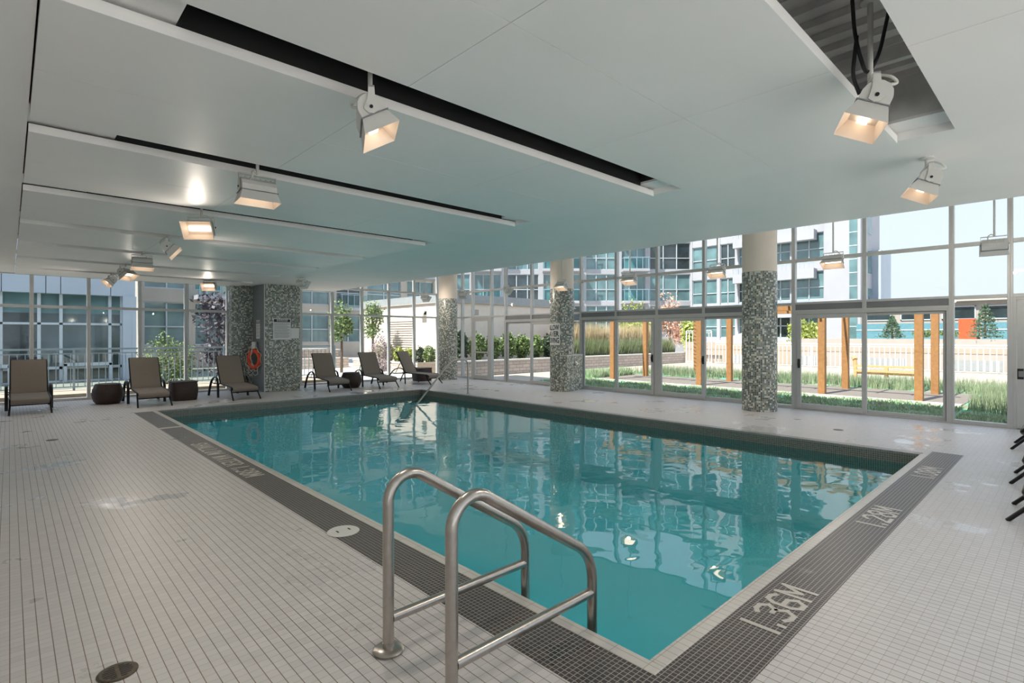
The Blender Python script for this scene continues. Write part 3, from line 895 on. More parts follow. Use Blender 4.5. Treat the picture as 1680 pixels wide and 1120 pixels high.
# =================================================================== flood lamps
def flood_lamp(label, x, y, ztop, zpiv, yaw, tilt, group, loops=None, S=.72, lit=True, power=1.0):
    """yaw: direction the lamp aims (0 = -Y, 90 = +X, 180 = +Y, -90 = -X); tilt below the horizontal"""
    o = thing('flood_lamp', label, 'lamp', (x, y, ztop), R(yaw), group)
    dz = zpiv - ztop
    K = Matrix.Translation((0, 0, dz)) @ Matrix.Scale(S, 4)
    st = MB().tube([(0, 0, 0), (0, 0, dz + .165 * S)], .014, 12)
    st.lathe([(.05, -.0), (.05, -.012), (.02, -.02)], 16)
    st.build('stem', M['lamp'], o, smooth=True)
    yk = MB().box(-.215, .215, -.02, .02, .155, .17)
    for s_ in (-1, 1):
        yk.prism([(-.022, .17), (.022, .17), (.03, .06), (.055, -.02), (.02, -.05), (-.02, -.05), (-.055, -.02), (-.03, .06)], .006 * s_, (.209 * s_, 0, 0), (0, 1, 0), (0, 0, 1), (1, 0, 0))
    yk.xf(K).build('yoke', M['lamp'], o)
    for s_ in (-1, 1):
        MB().tube([(.214 * s_, 0, 0), (.222 * s_, 0, 0)], .014, 12).xf(K).build('pivot_bolt', M['gasket'], o)
    T = K @ Matrix.Rotation(R(tilt), 4, 'X') @ Matrix.Translation((0, -.05, 0))
    h = MB()
    prof = [(.0, -.105), (.0, .105), (.07, .105), (.12, .085), (.155, .045), (.165, 0), (.155, -.045), (.12, -.085), (.07, -.105)]
    h.prism(prof, .40, (-.20, 0, 0), (0, 1, 0), (0, 0, 1), (1, 0, 0))
    for i in range(6):
        xx = -.15 + i * .06
        h.box(xx, xx + .006, .06, .172, -.06, .06)
    h.xf(T).build('housing', M['lamp'], o, bevel=.004)
    fl = MB().box(-.212, .212, -.008, 0, -.117, -.10).box(-.212, .212, -.008, 0, .10, .117).box(-.212, -.195, -.008, 0, -.10, .10).box(.195, .212, -.008, 0, -.10, .10)
    fl.xf(T).build('door_frame', M['aludark'], o)
    def frustum(mb, a, b, e=0.0):
        (w0, h0, y0), (w1, h1, y1) = a, b
        P = [(-w0, y0, -h0), (w0, y0, -h0), (w0, y0, h0), (-w0, y0, h0), (-w1, y1, -h1), (w1, y1, -h1), (w1, y1, h1), (-w1, y1, h1)]
        mb.add(P, [(0, 1, 5, 4), (1, 2, 6, 5), (2, 3, 7, 6), (3, 0, 4, 7)])
    ho = MB(); frustum(ho, (.200, .105, -.008), (.235, .150, -.13))
    ho.xf(T).build('hood', M['lamp'], o)
    hi = MB(); frustum(hi, (.197, .102, -.0081), (.2345, .1495, -.1302))
    hi.add([(-.197, -.0081, -.102), (.197, -.0081, -.102), (.197, -.0081, .102), (-.197, -.0081, .102)], [(0, 1, 2, 3)])
    hi.xf(T).build('reflector', M['hood'], o)
    MB().box(-.165, .165, -.030, -.012, -.038, .038).xf(T).build('lens', M['lens'] if lit else M['hood'], o)
    c = rounded([K @ Vector((.02, .0, .19)), K @ Vector((.05, .05, .21)), K @ Vector((.10, .12, .16)), K @ Vector((.10, .16, .10)), T @ Vector((.10, .14, .075))], .03, 4)
    MB().tube(c, .008, 8).build('conduit', M['cablewhite'], o, smooth=True)
    if loops:
        for pts in loops:
            MB().tube(rounded(pts, .12, 6), .010, 8).build('cable', M['cableblack'], o, smooth=True)
    if not lit: return o
    # the bulb: a wide soft beam leaving the mouth of the hood
    ld = bpy.data.lights.new('bulb', 'SPOT')
    ld.energy = LAMP_W * power; ld.color = (1.0, .88, .76)
    ld.spot_size = R(168); ld.spot_blend = .7; ld.shadow_soft_size = .03
    lo = bpy.data.objects.new('bulb', ld); COL.objects.link(lo); lo.parent = o
    p = T @ Vector((0, -.135, 0)); q = T @ Vector((0, -1.135, 0))
    lo.location = p
    lo.rotation_euler = (q - p).to_track_quat('-Z', 'Y').to_euler()
    return o

SLOT = lambda k: 2.88 + 2.1 * (k - 1)
G1 = 'flood lamps under the ceiling slots'
flood_lamp('white flood lamp on a stem under the wide black slot, angled at the pool', 1.56, SLOT(1), 3.50, 2.90, 64, 62, G1)
flood_lamp('white flood lamp under the second black slot with its hood mouth turned straight down', 1.60, SLOT(2), 3.50, 2.90, 178, 94, G1)
flood_lamp('brightly flaring flood lamp facing the viewer above the left deck', 1.65, SLOT(3), 3.50, 2.88, -38, 28, G1, power=.45)
flood_lamp('small flood lamp behind the flaring one, hood turned right to the pool', 1.70, SLOT(4), 3.50, 2.90, 75, 40, G1)
flood_lamp('fifth flood lamp along the slots, level and glowing downwards', 1.70, SLOT(5), 3.50, 2.90, -5, 78, G1)
flood_lamp('sixth flood lamp along the slots, slanting down to the right', 1.74, SLOT(6), 3.50, 2.90, 45, 52, G1)
flood_lamp('flood lamp nearest the far grey windows, hood turned left', 1.73, SLOT(7), 3.50, 2.90, -80, 45, G1)
flood_lamp('flaring flood lamp above the recess beside the square column', 3.80, SLOT(7), 3.50, 2.92, -38, 28, G1, power=.45)
flood_lamp('large flood lamp hung with black cables in the open ceiling slot', 3.46, .78, 3.455, 2.87, 204, 66, G1,
           loops=[[(0.039, -0.092, 0.000), (0.033, -0.078, -0.220), (0.008, -0.018, -0.430), (-0.019, 0.046, -0.300), (-0.044, 0.106, -0.000)], [(0.029, -0.069, -0.200), (0.039, -0.092, -0.420), (0.023, -0.055, -0.520)]])
flood_lamp('flood lamp fixed to the flat ceiling right of the panels', 5.54, .85, 3.08, 2.88, 200, 64, G1)
flood_lamp('pale unlit-looking flood lamp at the top of the square column', 5.40, 13.5, 3.08, 2.95, 100, 30, G1, lit=False)
G2 = 'flood lamps on long stems along the garden windows'
lab = ['grey-backed flood lamp hung before the bright sky at the exit door', 'lamp with glowing strip hung over the wide sliding door',
       'glowing flood lamp hung just before the tall mosaic column', 'glowing flood lamp hung before the pale apartment pier',
       'glowing flood lamp hung at the painted top of the shower column', 'dark flood lamp hung before the cream parapet wall',
       'dark flood lamp hung right of the far corner column', 'flood lamp hung left of the far corner column']
aims = [95, -90, -90, -90, -90, 60, 95, 95]
for i, (l, a) in enumerate(zip(lab, aims)):
    flood_lamp(l, 10.5, .82 + 2.1 * i, 4.5, 2.94, a, 62 if a == -90 else 35, G2)

# =================================================================== hand rails
def near_rail(y, label):
    o = thing('hand_rail', label, 'hand rail', (1.40, y, 0), group='pair of steel rails at the pool edge')
    main = [Vector((0, 0, 0)), Vector((0, 0, .4))] + arc((.13, 0, .752), .13, 180, 58, 14) + rounded([(.205, 0, .858), (.98, 0, .375), (.98, 0, -.9)], .15, 10)
    MB().tube(main, .0285, 18).build('rail', M['steel'], o, smooth=True)
    MB().tube([(.02, 0, .165), (.965, 0, .165)], .0262, 16).build('cross_bar', M['steel'], o, smooth=True)
    MB().lathe([(.0, .0), (.075, .0), (.078, .012), (.066, .022), (.03, .026), (.03, .05), (.025, .052)], 28).build('base_flange', M['steel'], o, smooth=True)
    MB().tube([(.98, 0, -.92), (1.05, 0, -.92)], .03, 12).build('wall_anchor', M['steel'], o)
    return o
near_rail(2.397, 'steel pool rail standing behind its twin, its round floor flange in view')
near_rail(1.865, 'steel pool rail standing in front, closest to the viewer')
fr_ = thing('step_rail', 'slender steel hand rail leading down into the far pool corner', 'hand rail', (9.23, 11.55, 0))
MB().tube(rounded([(0, 0, 0), (0, 0, .88), (-.16, 0, .965), (-.55, 0, .955), (-1.68, 0, -.16), (-2.05, 0, -.52)], [.14, .1, .22, .05], 7), .023, 14).build('rail', M['steel'], fr_, smooth=True)
MB().lathe([(.05, 0), (.05, .012), (.026, .018)], 20).build('base_flange', M['steel'], fr_)

# =================================================================== floor fittings
sk = thing('skimmer_lid', 'round white skimmer lid set across the dark border', 'lid', (1.985, 4.11, 0))
MB().lathe([(.0, .003), (.125, .003), (.128, .006), (.12, .012), (0, .013)], 40).build('lid', M['lid'], sk)
for dx in (-.05, .05):
    MB().box(dx - .006, dx + .006, -.022, .022, .0128, .0142).build('finger_slot', M['gasket'], sk)
dr = thing('floor_drain', 'oval-looking bronze floor drain in the white tiles', 'drain', (.375, 3.13, 0))
MB().lathe([(0, .001), (.082, .001), (.082, .004), (.072, .006), (0, .006)], 32).build('grate', M['bronze'], dr)
gs = MB()
for i in range(-3, 4):
    w = math.sqrt(max(.06 ** 2 - (i * .017) ** 2, 0))
    for s_ in (-1, 1):
        gs.box(min(s_ * .008, s_ * w), max(s_ * .008, s_ * w), i * .017 - .004, i * .017 + .004, .0058, .0068)
gs.build('slots', M['gasket'], dr)
for (x, y, l) in ((10.27, 2.78, 'small floor drain in front of the wide sliding door'), (10.34, 11.6, 'small floor drain near the shower column'), (.48, 10.8, 'small floor drain on the left deck before the loungers')):
    d_ = thing('floor_drain', l, 'drain', (x, y, 0))
    MB().lathe([(0, .001), (.075, .001), (.075, .004), (.065, .006), (0, .006)], 24).build('grate', M['bronze'], d_)

# =================================================================== loungers
def make_lounger():
    o = thing('sun_lounger', 'x', 'sun lounger', (0, 0, 0))
    W = .30
    # seat sling: y from front (0) to hinge (.95)
    def sheet(path, w, t, name):
        mb = MB(); n = len(path); vs = []
        for (y, z) in path: vs += [(-w, y, z), (w, y, z)]
        for (y, z) in path: vs += [(-w, y, z - t), (w, y, z - t)]
        fs = []
        for i in range(n - 1):
            a = 2 * i; b = 2 * n + a
            fs += [(a, a + 1, a + 3, a + 2), (b, b + 2, b + 3, b + 1), (a, a + 2, b + 2, b), (a + 1, b + 1, b + 3, a + 3)]
        fs += [(0, 2 * n, 2 * n + 1, 1), (2 * n - 2, 2 * n - 1, 4 * n - 1, 4 * n - 2)]
        mb.add(vs, fs)
        return mb.build(name, M['sling'], o, smooth=True)
    seat = [(.05, .215), (.015, .235), (.0, .265), (.01, .295), (.05, .315), (.25, .33), (.5, .345), (.75, .355), (.93, .365)]
    back = [(.95, .37), (1.0, .44), (1.12, .66), (1.24, .88), (1.33, 1.045), (1.37, 1.075), (1.41, 1.06), (1.425, 1.02)]
    sheet(seat, W, .012, 'seat_sling')
    sheet(back, W - .01, .012, 'back_sling')
    fm = MB()
    for s_ in (-1, 1):
        x = s_ * (W + .012)
        fm.tube(rounded([(x, .02, .255), (x, .06, .315), (x, .95, .36), (x - s_ * .01, 1.02, .44), (x - s_ * .02, 1.36, 1.055)], .06, 5), .018, 8)
        fm.tube([(x, .93, .36), (x, 1.45, .33)], .014, 8)
    fm.tube([(-W, 1.37, 1.06), (W, 1.37, 1.06)], .014, 8).tube([(-W, .95, .345), (W, .95, .345)], .013, 8).tube([(-W, .02, .262), (W, .02, .262)], .013, 8)
    fm.build('side_frame', M['darkframe'], o, smooth=True)
    for s_ in (-1, 1):
        x = s_ * (W + .01)
        MB().tube(rounded([(x, .12, .31), (x, .09, .20), (x + s_ * .015, -.09, 0)], .06, 4), .018, 8).build('front_leg', M['darkframe'], o, smooth=True)
    MB().tube([(-W - .01, .085, .185), (W + .01, .085, .185)], .013, 8).build('cross_bar', M['darkframe'], o)
    for s_ in (-1, 1):
        x = s_ * (W + .065)
        arm = rounded([(x, .93, 0), (x, .95, .36), (x, 1.02, .50), (x, 1.20, .535), (x, 1.45, .44), (x, 1.62, .22), (x, 1.72, 0)], [.1, .1, .12, .15, .12], 5)
        MB().tube(arm, .030, 10, sx=.55).build('arm_leg', M['darkframe'], o, smooth=True)
        MB().tube([(x, .95, .34), (s_ * W, .95, .352)], .012, 8).tube([(x, 1.52, .36), (s_ * W, 1.44, .335)], .012, 8).build('arm_bracket', M['darkframe'], o)
    for s_ in (-1, 1): MB().tube([(s_ * W, 1.40, .335), (s_ * (W - .02), 1.18, .74)], .010, 6).build('back_prop', M['darkframe'], o)
    return o
proto = make_lounger()
spots = [(.32, 14.66, 0, 'brown sling sun lounger facing the viewer, first from the left before the grey windows'),
         (2.40, 14.30, 0, 'brown sling sun lounger standing between the two dark wicker stools'),
         (4.34, 14.30, 2, 'brown sling sun lounger under the orange life ring'),
         (6.95, 14.56, -2, 'brown sling sun lounger just right of the square column'),
         (8.46, 14.43, 0, 'brown sling sun lounger in front of the planter with the block wall'),
         (10.30, 14.60, 20, 'brown sling sun lounger turned askew beside the far corner column')]
for i, (x, y, rz, l) in enumerate(spots):
    o = proto if i == 0 else copy_tree(proto)
    o.location = (x, y + .06, 0); o.rotation_euler = (0, 0, R(rz)); o['label'] = l
    o['group'] = 'loungers along the far windows'
right = [(10.62, .58, 'sun lounger partly in view at the picture edge, closest to the exit door'), (8.22, .44, 'sun lounger at the picture edge, its feet beyond the last depth marking'), (6.62, .36, 'sun lounger at the picture edge, closest to the viewer on that side')]
for x, y, l in right:
    o = copy_tree(proto)
    o.location = (x, y - .04, 0); o.rotation_euler = (0, 0, R(180)); o['label'] = l; o['group'] = 'loungers at the near side wall'

def make_stool(square=False):
    o = thing('wicker_stool', 'x', 'stool', (0, 0, 0))
    if square:
        b = MB(); hs = [(.27, 0), (.29, .10), (.30, .24), (.29, .38), (.275, .45)]
        vs = []; fs = []
        for (h, z) in hs:
            for k in range(24):
                a = 2 * PI * k / 24; ca, sa = math.cos(a), math.sin(a)
                q = 5.0
                rr = h / (abs(ca) ** q + abs(sa) ** q) ** (1 / q)
                vs.append((rr * ca, rr * sa, z))
        for j in range(len(hs) - 1):
            for k in range(24): fs.append((j * 24 + k, j * 24 + (k + 1) % 24, (j + 1) * 24 + (k + 1) % 24, (j + 1) * 24 + k))
        fs.append(tuple(range(23, -1, -1)))
        b.add(vs, fs)
        b.build('body', M['wicker'], o, smooth=True, cyl=(0, 0, .3))
        MB().box(-.272, .272, -.272, .272, .44, .47).build('top', M['wicker'], o, bevel=.012)
    else:
        MB().lathe([(.225, 0), (.275, .07), (.305, .16), (.312, .24), (.30, .33), (.265, .42), (.25, .45)], 32).build('body', M['wicker'], o, smooth=True, cyl=(0, 0, .3))
        MB().lathe([(.0, .44), (.25, .44), (.255, .455), (.245, .47), (.22, .475), (0, .475)], 32).build('top', M['wicker'], o, smooth=True)
    return o
GS = 'wicker stools between the loungers'
for (x, y, sq_, l) in ((1.70, 15.75, 0, 'round-bellied dark wicker stool right of the first lounger'), (3.18, 15.4, 1, 'boxy dark wicker stool beside the lounger between the stools'),
                       (7.72, 15.45, 0, 'round-bellied dark wicker stool right of the square column'), (10.75, 16.08, 1, 'dark wicker stool behind the askew lounger by the corner')):
    o = make_stool(sq_); o.location = (x, y, 0); o['label'] = l; o['group'] = GS
# =================================================================== garden and terrace
rng = np.random.default_rng(7)
Zg = -.10
def ground(name, m, x0, x1, y0, y1, z1, label):
    return tag(MB().box(x0, x1, y0, y1, z1 - .3, z1).build(name, M[m], None), label, 'ground', None, 'structure')
ground('terrace_ground', 'pave', 12.7, 32.9, -25, 17.45, -.13, 'pale terrace paving beyond the garden bed')
ground('added_bounce_paving', 'bouncepave', -30, 12.65, -30, -2.56, -.13, 'added pale paving bouncing sunlight onto the ceiling')
ground('courtyard_bed', 'darkground', -25, 8.2, 17.21, 60, -.14, 'dark grey green planting below the courtyard railing')
ground('courtyard_ground', 'conc', 8.2, 33, 17.21, 60, -.14, 'pale courtyard ground beyond the far windows')
ground('street_ground', 'conc', 33, 90, -40, 70, -.5, 'pale ground among the distant buildings')
gb = MB().box(12.75, 23.5, -1.2, 14.2, -.3, -.105)
m, t, b = new_mat('planted_soil')
tc = N(t, 'ShaderNodeTexCoord'); n1 = N(t, 'ShaderNodeTexNoise'); n1.inputs['Scale'].default_value = 1.1; n1.inputs['Detail'].default_value = 5
t.links.new(tc.outputs['Object'], n1.inputs['Vector'])
r = N(t, 'ShaderNodeValToRGB'); e = r.color_ramp.elements
e[0].position = .35; e[0].color = srgb(130, 120, 106); e[1].position = .5; e[1].color = srgb(128, 150, 114)
e.new(.6).color = srgb(84, 190, 156); e.new(.68).color = srgb(132, 152, 116)
t.links.new(n1.outputs[0], r.inputs[0]); t.links.new(r.outputs[0], b.inputs['Base Color']); b.inputs['Roughness'].default_value = .95
M['soil'] = m
tag(gb.build('garden_bed', m), 'planted soil bed with scraps of green netting', 'garden bed', None, 'structure')
tag(MB().box(16.9, 20.1, 1.9, 13.2, -.2, -.085).build('gravel_pad', M['gravel']), 'grey gravel pad under the pergola posts', 'gravel', None, 'structure')
k_ = MB().box(16.62, 16.9, 1.9, 13.2, -.2, -.06)
tag(k_.build('stone_kerb', M['conc']), 'pale stone kerb along the front of the gravel pad', 'kerb', None, 'structure')
tag(MB().box(12.72, 13.35, -1.2, 5.0, -.2, -.07).build('paving_strip', M['pave']), 'pale paving strip along the glass', 'paving', None, 'structure')

def blades(name, label, n, region, h, w, mat, lean=.35, density=None, cat='plants', z=-.1):
    x0, x1, y0, y1 = region
    V = np.empty((n * 3, 3)); 
    P = np.stack([rng.uniform(x0, x1, n), rng.uniform(y0, y1, n)], 1)
    if density is not None:
        keep = density(P[:, 0], P[:, 1]) > rng.uniform(0, 1, n)
        P = P[keep]; n = len(P); V = np.empty((n * 3, 3))
    a = rng.uniform(0, 2 * np.pi, n); hh = h * rng.uniform(.5, 1.2, n); ww = w * rng.uniform(.7, 1.3, n)
    la = rng.uniform(0, 2 * np.pi, n); ll = hh * lean * rng.uniform(0, 1, n)
    V[0::3] = np.stack([P[:, 0] - np.cos(a) * ww, P[:, 1] - np.sin(a) * ww, np.full(n, z)], 1)
    V[1::3] = np.stack([P[:, 0] + np.cos(a) * ww, P[:, 1] + np.sin(a) * ww, np.full(n, z)], 1)
    V[2::3] = np.stack([P[:, 0] + np.cos(la) * ll, P[:, 1] + np.sin(la) * ll, z + hh], 1)
    me = bpy.data.meshes.new(name)
    me.from_pydata(V.tolist(), [], np.arange(n * 3).reshape(-1, 3).tolist())
    me.materials.append(M[mat])
    o = bpy.data.objects.new(name, me); COL.objects.link(o)
    return tag(o, label, cat, None, 'stuff')
M['lav'] = leafmat('lavender_leaves', srgb(138, 150, 118), .3)
def clump(x, y, s=1.3, ph=0.0):
    return np.clip(.5 + .6 * np.sin(x * s * 2.1 + ph) * np.cos(y * s * 1.7 + 1.3 * ph) + .35 * np.sin(x * 5.1 + y * 4.3), 0, 1)
blades('sedum_strip', 'low green sedum strip along the paving by the exit door', 9000, (13.4, 15.1, -1.1, 1.7), .09, .020, 'sedum', .8, lambda x, y: clump(x, y, 1.6), 'ground cover')
blades('sedum_carpet', 'low green sedum carpet between the glass and the kerb', 38000, (12.9, 16.6, 1.8, 13.8), .09, .020, 'sedum', .8, lambda x, y: clump(x, y, 1.6), 'ground cover')
blades('lavender_bed', 'taller grey green planting with flower spikes beyond the gravel', 20000, (20.2, 23.4, -1.1, 13.8), .36, .010, 'lav', .35, lambda x, y: clump(x, y, 1.1, 1.0), 'plants')
blades('lavender_patch', 'bushy grey green planting right of the gravel pad', 16000, (15.2, 20.0, -1.1, 1.7), .38, .010, 'lav', .4, lambda x, y: clump(x, y, 1.2, .5), 'plants')
blades('sedum_patch', 'green planting at the far end of the gravel pad', 7000, (17.0, 20.0, 13.3, 14.2), .32, .016, 'sedum', .5, None, 'plants')

def leaves(n, c, rad, size, flat=0.6, shell=.55):
    """random leaf quads in an ellipsoid -> verts, faces"""
    d = rng.normal(size=(n, 3)); d /= np.linalg.norm(d, axis=1)[:, None]
    r_ = (shell + (1 - shell) * rng.uniform(0, 1, n)) 
    lump = 1 + .18 * np.sin(d[:, 0] * 5 + c[0]) * np.cos(d[:, 2] * 4 + c[1]) + .12 * np.sin(d[:, 1] * 9)
    P = d * (r_ * lump)[:, None] * np.array(rad) + np.array(c)
    a = rng.normal(size=(n, 3)); a /= np.linalg.norm(a, axis=1)[:, None]
    b_ = np.cross(a, rng.normal(size=(n, 3))); b_ /= np.linalg.norm(b_, axis=1)[:, None]
    s_ = size * rng.uniform(.6, 1.3, n)[:, None]
    V = np.empty((n * 4, 3))
    V[0::4] = P - a * s_; V[1::4] = P - b_ * s_ * flat; V[2::4] = P + a * s_; V[3::4] = P + b_ * s_ * flat
    return V, np.arange(n * 4).reshape(-1, 4)
def leafmesh(name, parts, mat, parent):
    vs, fs, b_ = [], [], 0
    for V, F in parts:
        vs += V.tolist(); fs += (F + b_).tolist(); b_ += len(V)
    me = bpy.data.meshes.new(name); me.from_pydata(vs, [], fs); me.materials.append(M[mat])
    o = bpy.data.objects.new(name, me); COL.objects.link(o); o.parent = parent
    return o
def shrub(label, x, y, z, w, h, mat, n=900, size=.07, name='shrub', group=None, d=None, cat='shrub'):
    o = thing(name, label, cat, (x, y, z), group=group)
    leafmesh('foliage', [leaves(n, (0, 0, h * .52), (w / 2, (d or w) / 2, h * .5), size)], mat, o)
    st = MB()
    for k in range(4):
        a = k * 1.7
        st.tube([(0, 0, 0), (math.cos(a) * w * .12, math.sin(a) * w * .12, h * .3), (math.cos(a) * w * .25, math.sin(a) * w * .25, h * .6)], .015, 5)
    st.build('stem', M['bark'], o)
    return o
def tree(label, x, y, z, h, w, mat, n=2200, size=.09, trunk=.45, name='tree', group=None):
    o = thing(name, label, 'tree', (x, y, z), group=group)
    ch = h * (1 - trunk)
    parts = [leaves(n // 2, (0, 0, h - ch * .5), (w / 2, w / 2, ch * .5), size, shell=.35)]
    rr = random.Random(int(x * 10 + y))
    for k in range(6):
        a = rr.uniform(0, 6.28)
        parts.append(leaves(n // 12, (math.cos(a) * w * .3, math.sin(a) * w * .3, h - ch * rr.uniform(.2, .9)), (w * .26, w * .26, ch * .22), size, shell=.2))
    leafmesh('crown', parts, mat, o)
    tb = MB().tube([(0, 0, 0), (.02, .01, h * .4), (0, .03, h * .85)], [.05 + .008 * h, .04 + .005 * h, .015], 8)
    for k in range(5):
        a = k * 1.3; zz = h * (trunk + .08 * k)
        tb.tube([(0, .01, zz), (math.cos(a) * w * .3, math.sin(a) * w * .3, zz + h * .16)], [.02, .008], 5)
    tb.build('trunk', M['bark'], o, smooth=True)
    return o

# pergola
pg = thing('pergola', 'cedar pergola standing on the gravel pad in the garden', 'pergola', (18.35, 7.5, -.085))
for px in (17.2, 19.5):
    for py in (2.8, 5.07, 8.85, 12.45):
        MB().box(px - 18.35 - .09, px - 18.35 + .09, py - 7.5 - .09, py - 7.5 + .09, -.03, 2.45).build('post', M['wood'], pg, bevel=.006)
for px in (17.2, 19.5):
    MB().box(px - 18.35 - .06, px - 18.35 + .06, -5.1, 5.4, 2.45, 2.60).build('beam', M['wood'], pg, bevel=.006)
for i in range(13):
    yy = -4.9 + i * .84
    MB().box(-1.6, 1.55, yy - .03, yy + .03, 2.60, 2.66).build('rafter', M['wood'], pg)
pb = thing('shadow_striped_post', 'wooden post beyond the pergola with slat shadows modelled as dark bars', 'post', (21.9, 11.4, -.1))
MB().box(-.1, .1, -.1, .1, 0, 2.55).build('post', M['wood'], pb, bevel=.01)
tr_ = MB(); 
for i in range(14): tr_.bar((-.108, -.1, .2 + i * .16), (-.108, .1, .28 + i * .16), .012, .02).bar((-.1, -.108, .2 + i * .16), (.1, -.108, .12 + i * .16), .012, .02)  # dark bars model the shadows of slats across the post
tr_.build('slat_shadow', M['bark'], pb)

# bench
bn = thing('garden_bench', 'pale timber bench standing on the terrace beyond the pergola', 'bench', (25, 5.1, -.13))
for yy in (-1.05, 1.05):
    MB().tube([(0, yy, 0), (0, yy, .55), (-.02, yy * 1.02, .8)], .07, 12).build('end_post', M['benchwood'], bn)
    MB().tube([(-.05, yy, .78), (.02, yy * 1.06, .88)], .09, 12).build('carved_end', M['benchwood'], bn)
MB().box(-.05, .05, -1.0, 1.0, .48, .56).build('top_rail', M['benchwood'], bn)
MB().box(-.05, .05, -1.0, 1.0, .20, .28).build('lower_rail', M['benchwood'], bn)
MB().box(-.25, .3, -1.0, 1.0, .30, .36).build('seat', M['benchwood'], bn)
MB().box(-.06, .06, -.06, .06, .10, .5).build('middle_block', M['benchwood'], bn)

# retaining wall with grasses and shrubs
rw = thing('raised_bed', 'pinkish block retaining wall below the garden grasses', 'wall', (22, 17.45, -.14))
MB().box(-9, 10, 0, .3, 0, .62).build('block_wall', M['block'], rw)
MB().box(-9.03, 10.03, -.03, .33, .62, .69).build('cap_course', M['conc'], rw)
tag(MB().box(13, 32, 17.75, 19.8, -.14, .44).build('bed_soil', M['soilplain']), 'soil filling the raised bed', 'soil', None, 'structure')
hd = 'shrubs behind the retaining wall'
for i in range(7):
    x = 14.3 + i * .95
    shrub(['dark grey green shrub against the cream wall beside the swing door', 'bushy green shrub behind the sliding door pane edge', 'pale green shrub spilling over the block wall', 'tall green shrub in the middle of the bed', 'yellow green shrub left of the shower column', 'green shrub hidden partly by the shower column', 'dark shrub just right of the shower column'][i],
          x, 18.42, .45, .78, [1.35, 1.25, 1.15, 1.3, 1.2, 1.15, 1.2][i], ['leafdark', 'leaf', 'leaf', 'leaf', 'leaf', 'leaf', 'leafdark'][i], 1300, .07, group=hd)
blades('grass_bank', 'bank of tall green grasses above the block wall', 9000, (21.0, 31.5, 17.9, 18.5), .95, .016, 'grassgreen', .35, None, 'grasses', .45)
blades('feather_grass', 'dry feathery grasses behind the green ones', 9000, (21.0, 31.5, 18.95, 19.3), 1.75, .014, 'grassdry', .15, None, 'grasses', .45)

# low cream building with louvres
lb = thing('cream_outbuilding', 'low cream building with grey parapet and louvred screen', 'building', (14.8, 20, -.14))
MB().box(0, 9, 0, 8, 0, 3.30).build('wall', M['stuccopale'], lb)
MB().box(-.05, 9.05, -.05, 8.05, 3.30, 3.72).build('parapet', M['capgrey'], lb)
MB().box(-.09, 9.09, -.09, 8.09, 3.30, 3.36).build('trim_line', M['stuccowhite'], lb)
for i in range(15):
    zz = .85 + i * .118
    MB().prism([(0, 0), (-.10, -.02), (-.10, .035), (0, .075)], 2.5, (-.002, 2.75, zz), (1, 0, 0), (0, 0, 1), (0, 1, 0)).build('louvre_blade', M['stuccopale'], lb)
MB().box(-.02, 0, 2.7, 5.3, .80, 2.62).build('louvre_back', M['tower_tan'], lb)
wl = MB().box(-.14, 0, 1.75, 2.15, 2.72, 2.98).prism([(0, 0), (-.22, -.10), (-.22, .02), (0, .16)], .4, (0, 1.75, 2.80), (1, 0, 0), (0, 0, 1), (0, 1, 0))
wl.build('wall_lamp', M['lamp'], lb)
MB().box(1.6, 1.85, -.01, 0, 2.75, 3.02).build('pink_plate', M['stuccowhite'], lb)
pl = thing('block_planter', 'pale block planter along the louvred wall', 'planter', (13.6, 23, -.14))
MB().box(0, .3, -3, 4, 0, .42).build('block_wall', M['block'], pl)
MB().box(-.03, .33, -3.03, 4.03, .42, .48).build('cap_course', M['conc'], pl)
tag(MB().box(13.9, 14.6, 20.1, 26.9, -.14, .22).build('planter_soil', M['soilplain']), 'soil filling the block planter', 'soil', None, 'structure')
for i, (y, m_, h_) in enumerate(((20.7, 'leaf', .9), (21.5, 'leafdark', .85), (22.4, 'leaflight', .75), (23.4, 'leaflight', .8), (24.4, 'leaflight', .95), (25.4, 'leaflight', .9))):
    shrub(['green bush at the planter corner by the glazing post', 'dark bush below the outside wall lamp', 'yellow green bush just right of the louvres', 'yellow green bush under the louvres', 'sunlit bush behind the lounger back', 'sunlit bush at the planter end'][i],
          14.28, y, .22, .58, h_, m_, 800, .055, d=.70, group='bushes along the louvred wall')
pu = shrub('purple grey shrub left of the louvred screen', 12.4, 21.8, -.14, 1.0, 1.75, 'leafmauve', 1300, .045)
# raised bed with two young trees
rb = thing('stepped_planter', 'stepped pale planter below the two young trees', 'planter', (11.5, 28.0, -.14))
MB().box(-3, 2.2, -.3, 3.0, 0, .55).build('lower_step', M['block'], rb)
MB().box(-3.3, 2.0, .6, 3.2, .55, .95).build('upper_step', M['block'], rb)
MB().box(-3.4, 2.1, .5, 3.3, .95, 1.0).build('cap_course', M['conc'], rb)
tree('young round tree with thin trunk, left of the pair past the square column', 11.5, 24.0, -.14, 3.5, 1.15, 'leaf', 1300, .07, .42, group='young courtyard trees')
tree('young tree nearer the louvred wall, taller of the pair', 13.3, 24.3, -.14, 3.65, 1.2, 'leaf', 1400, .07, .42, group='young courtyard trees')

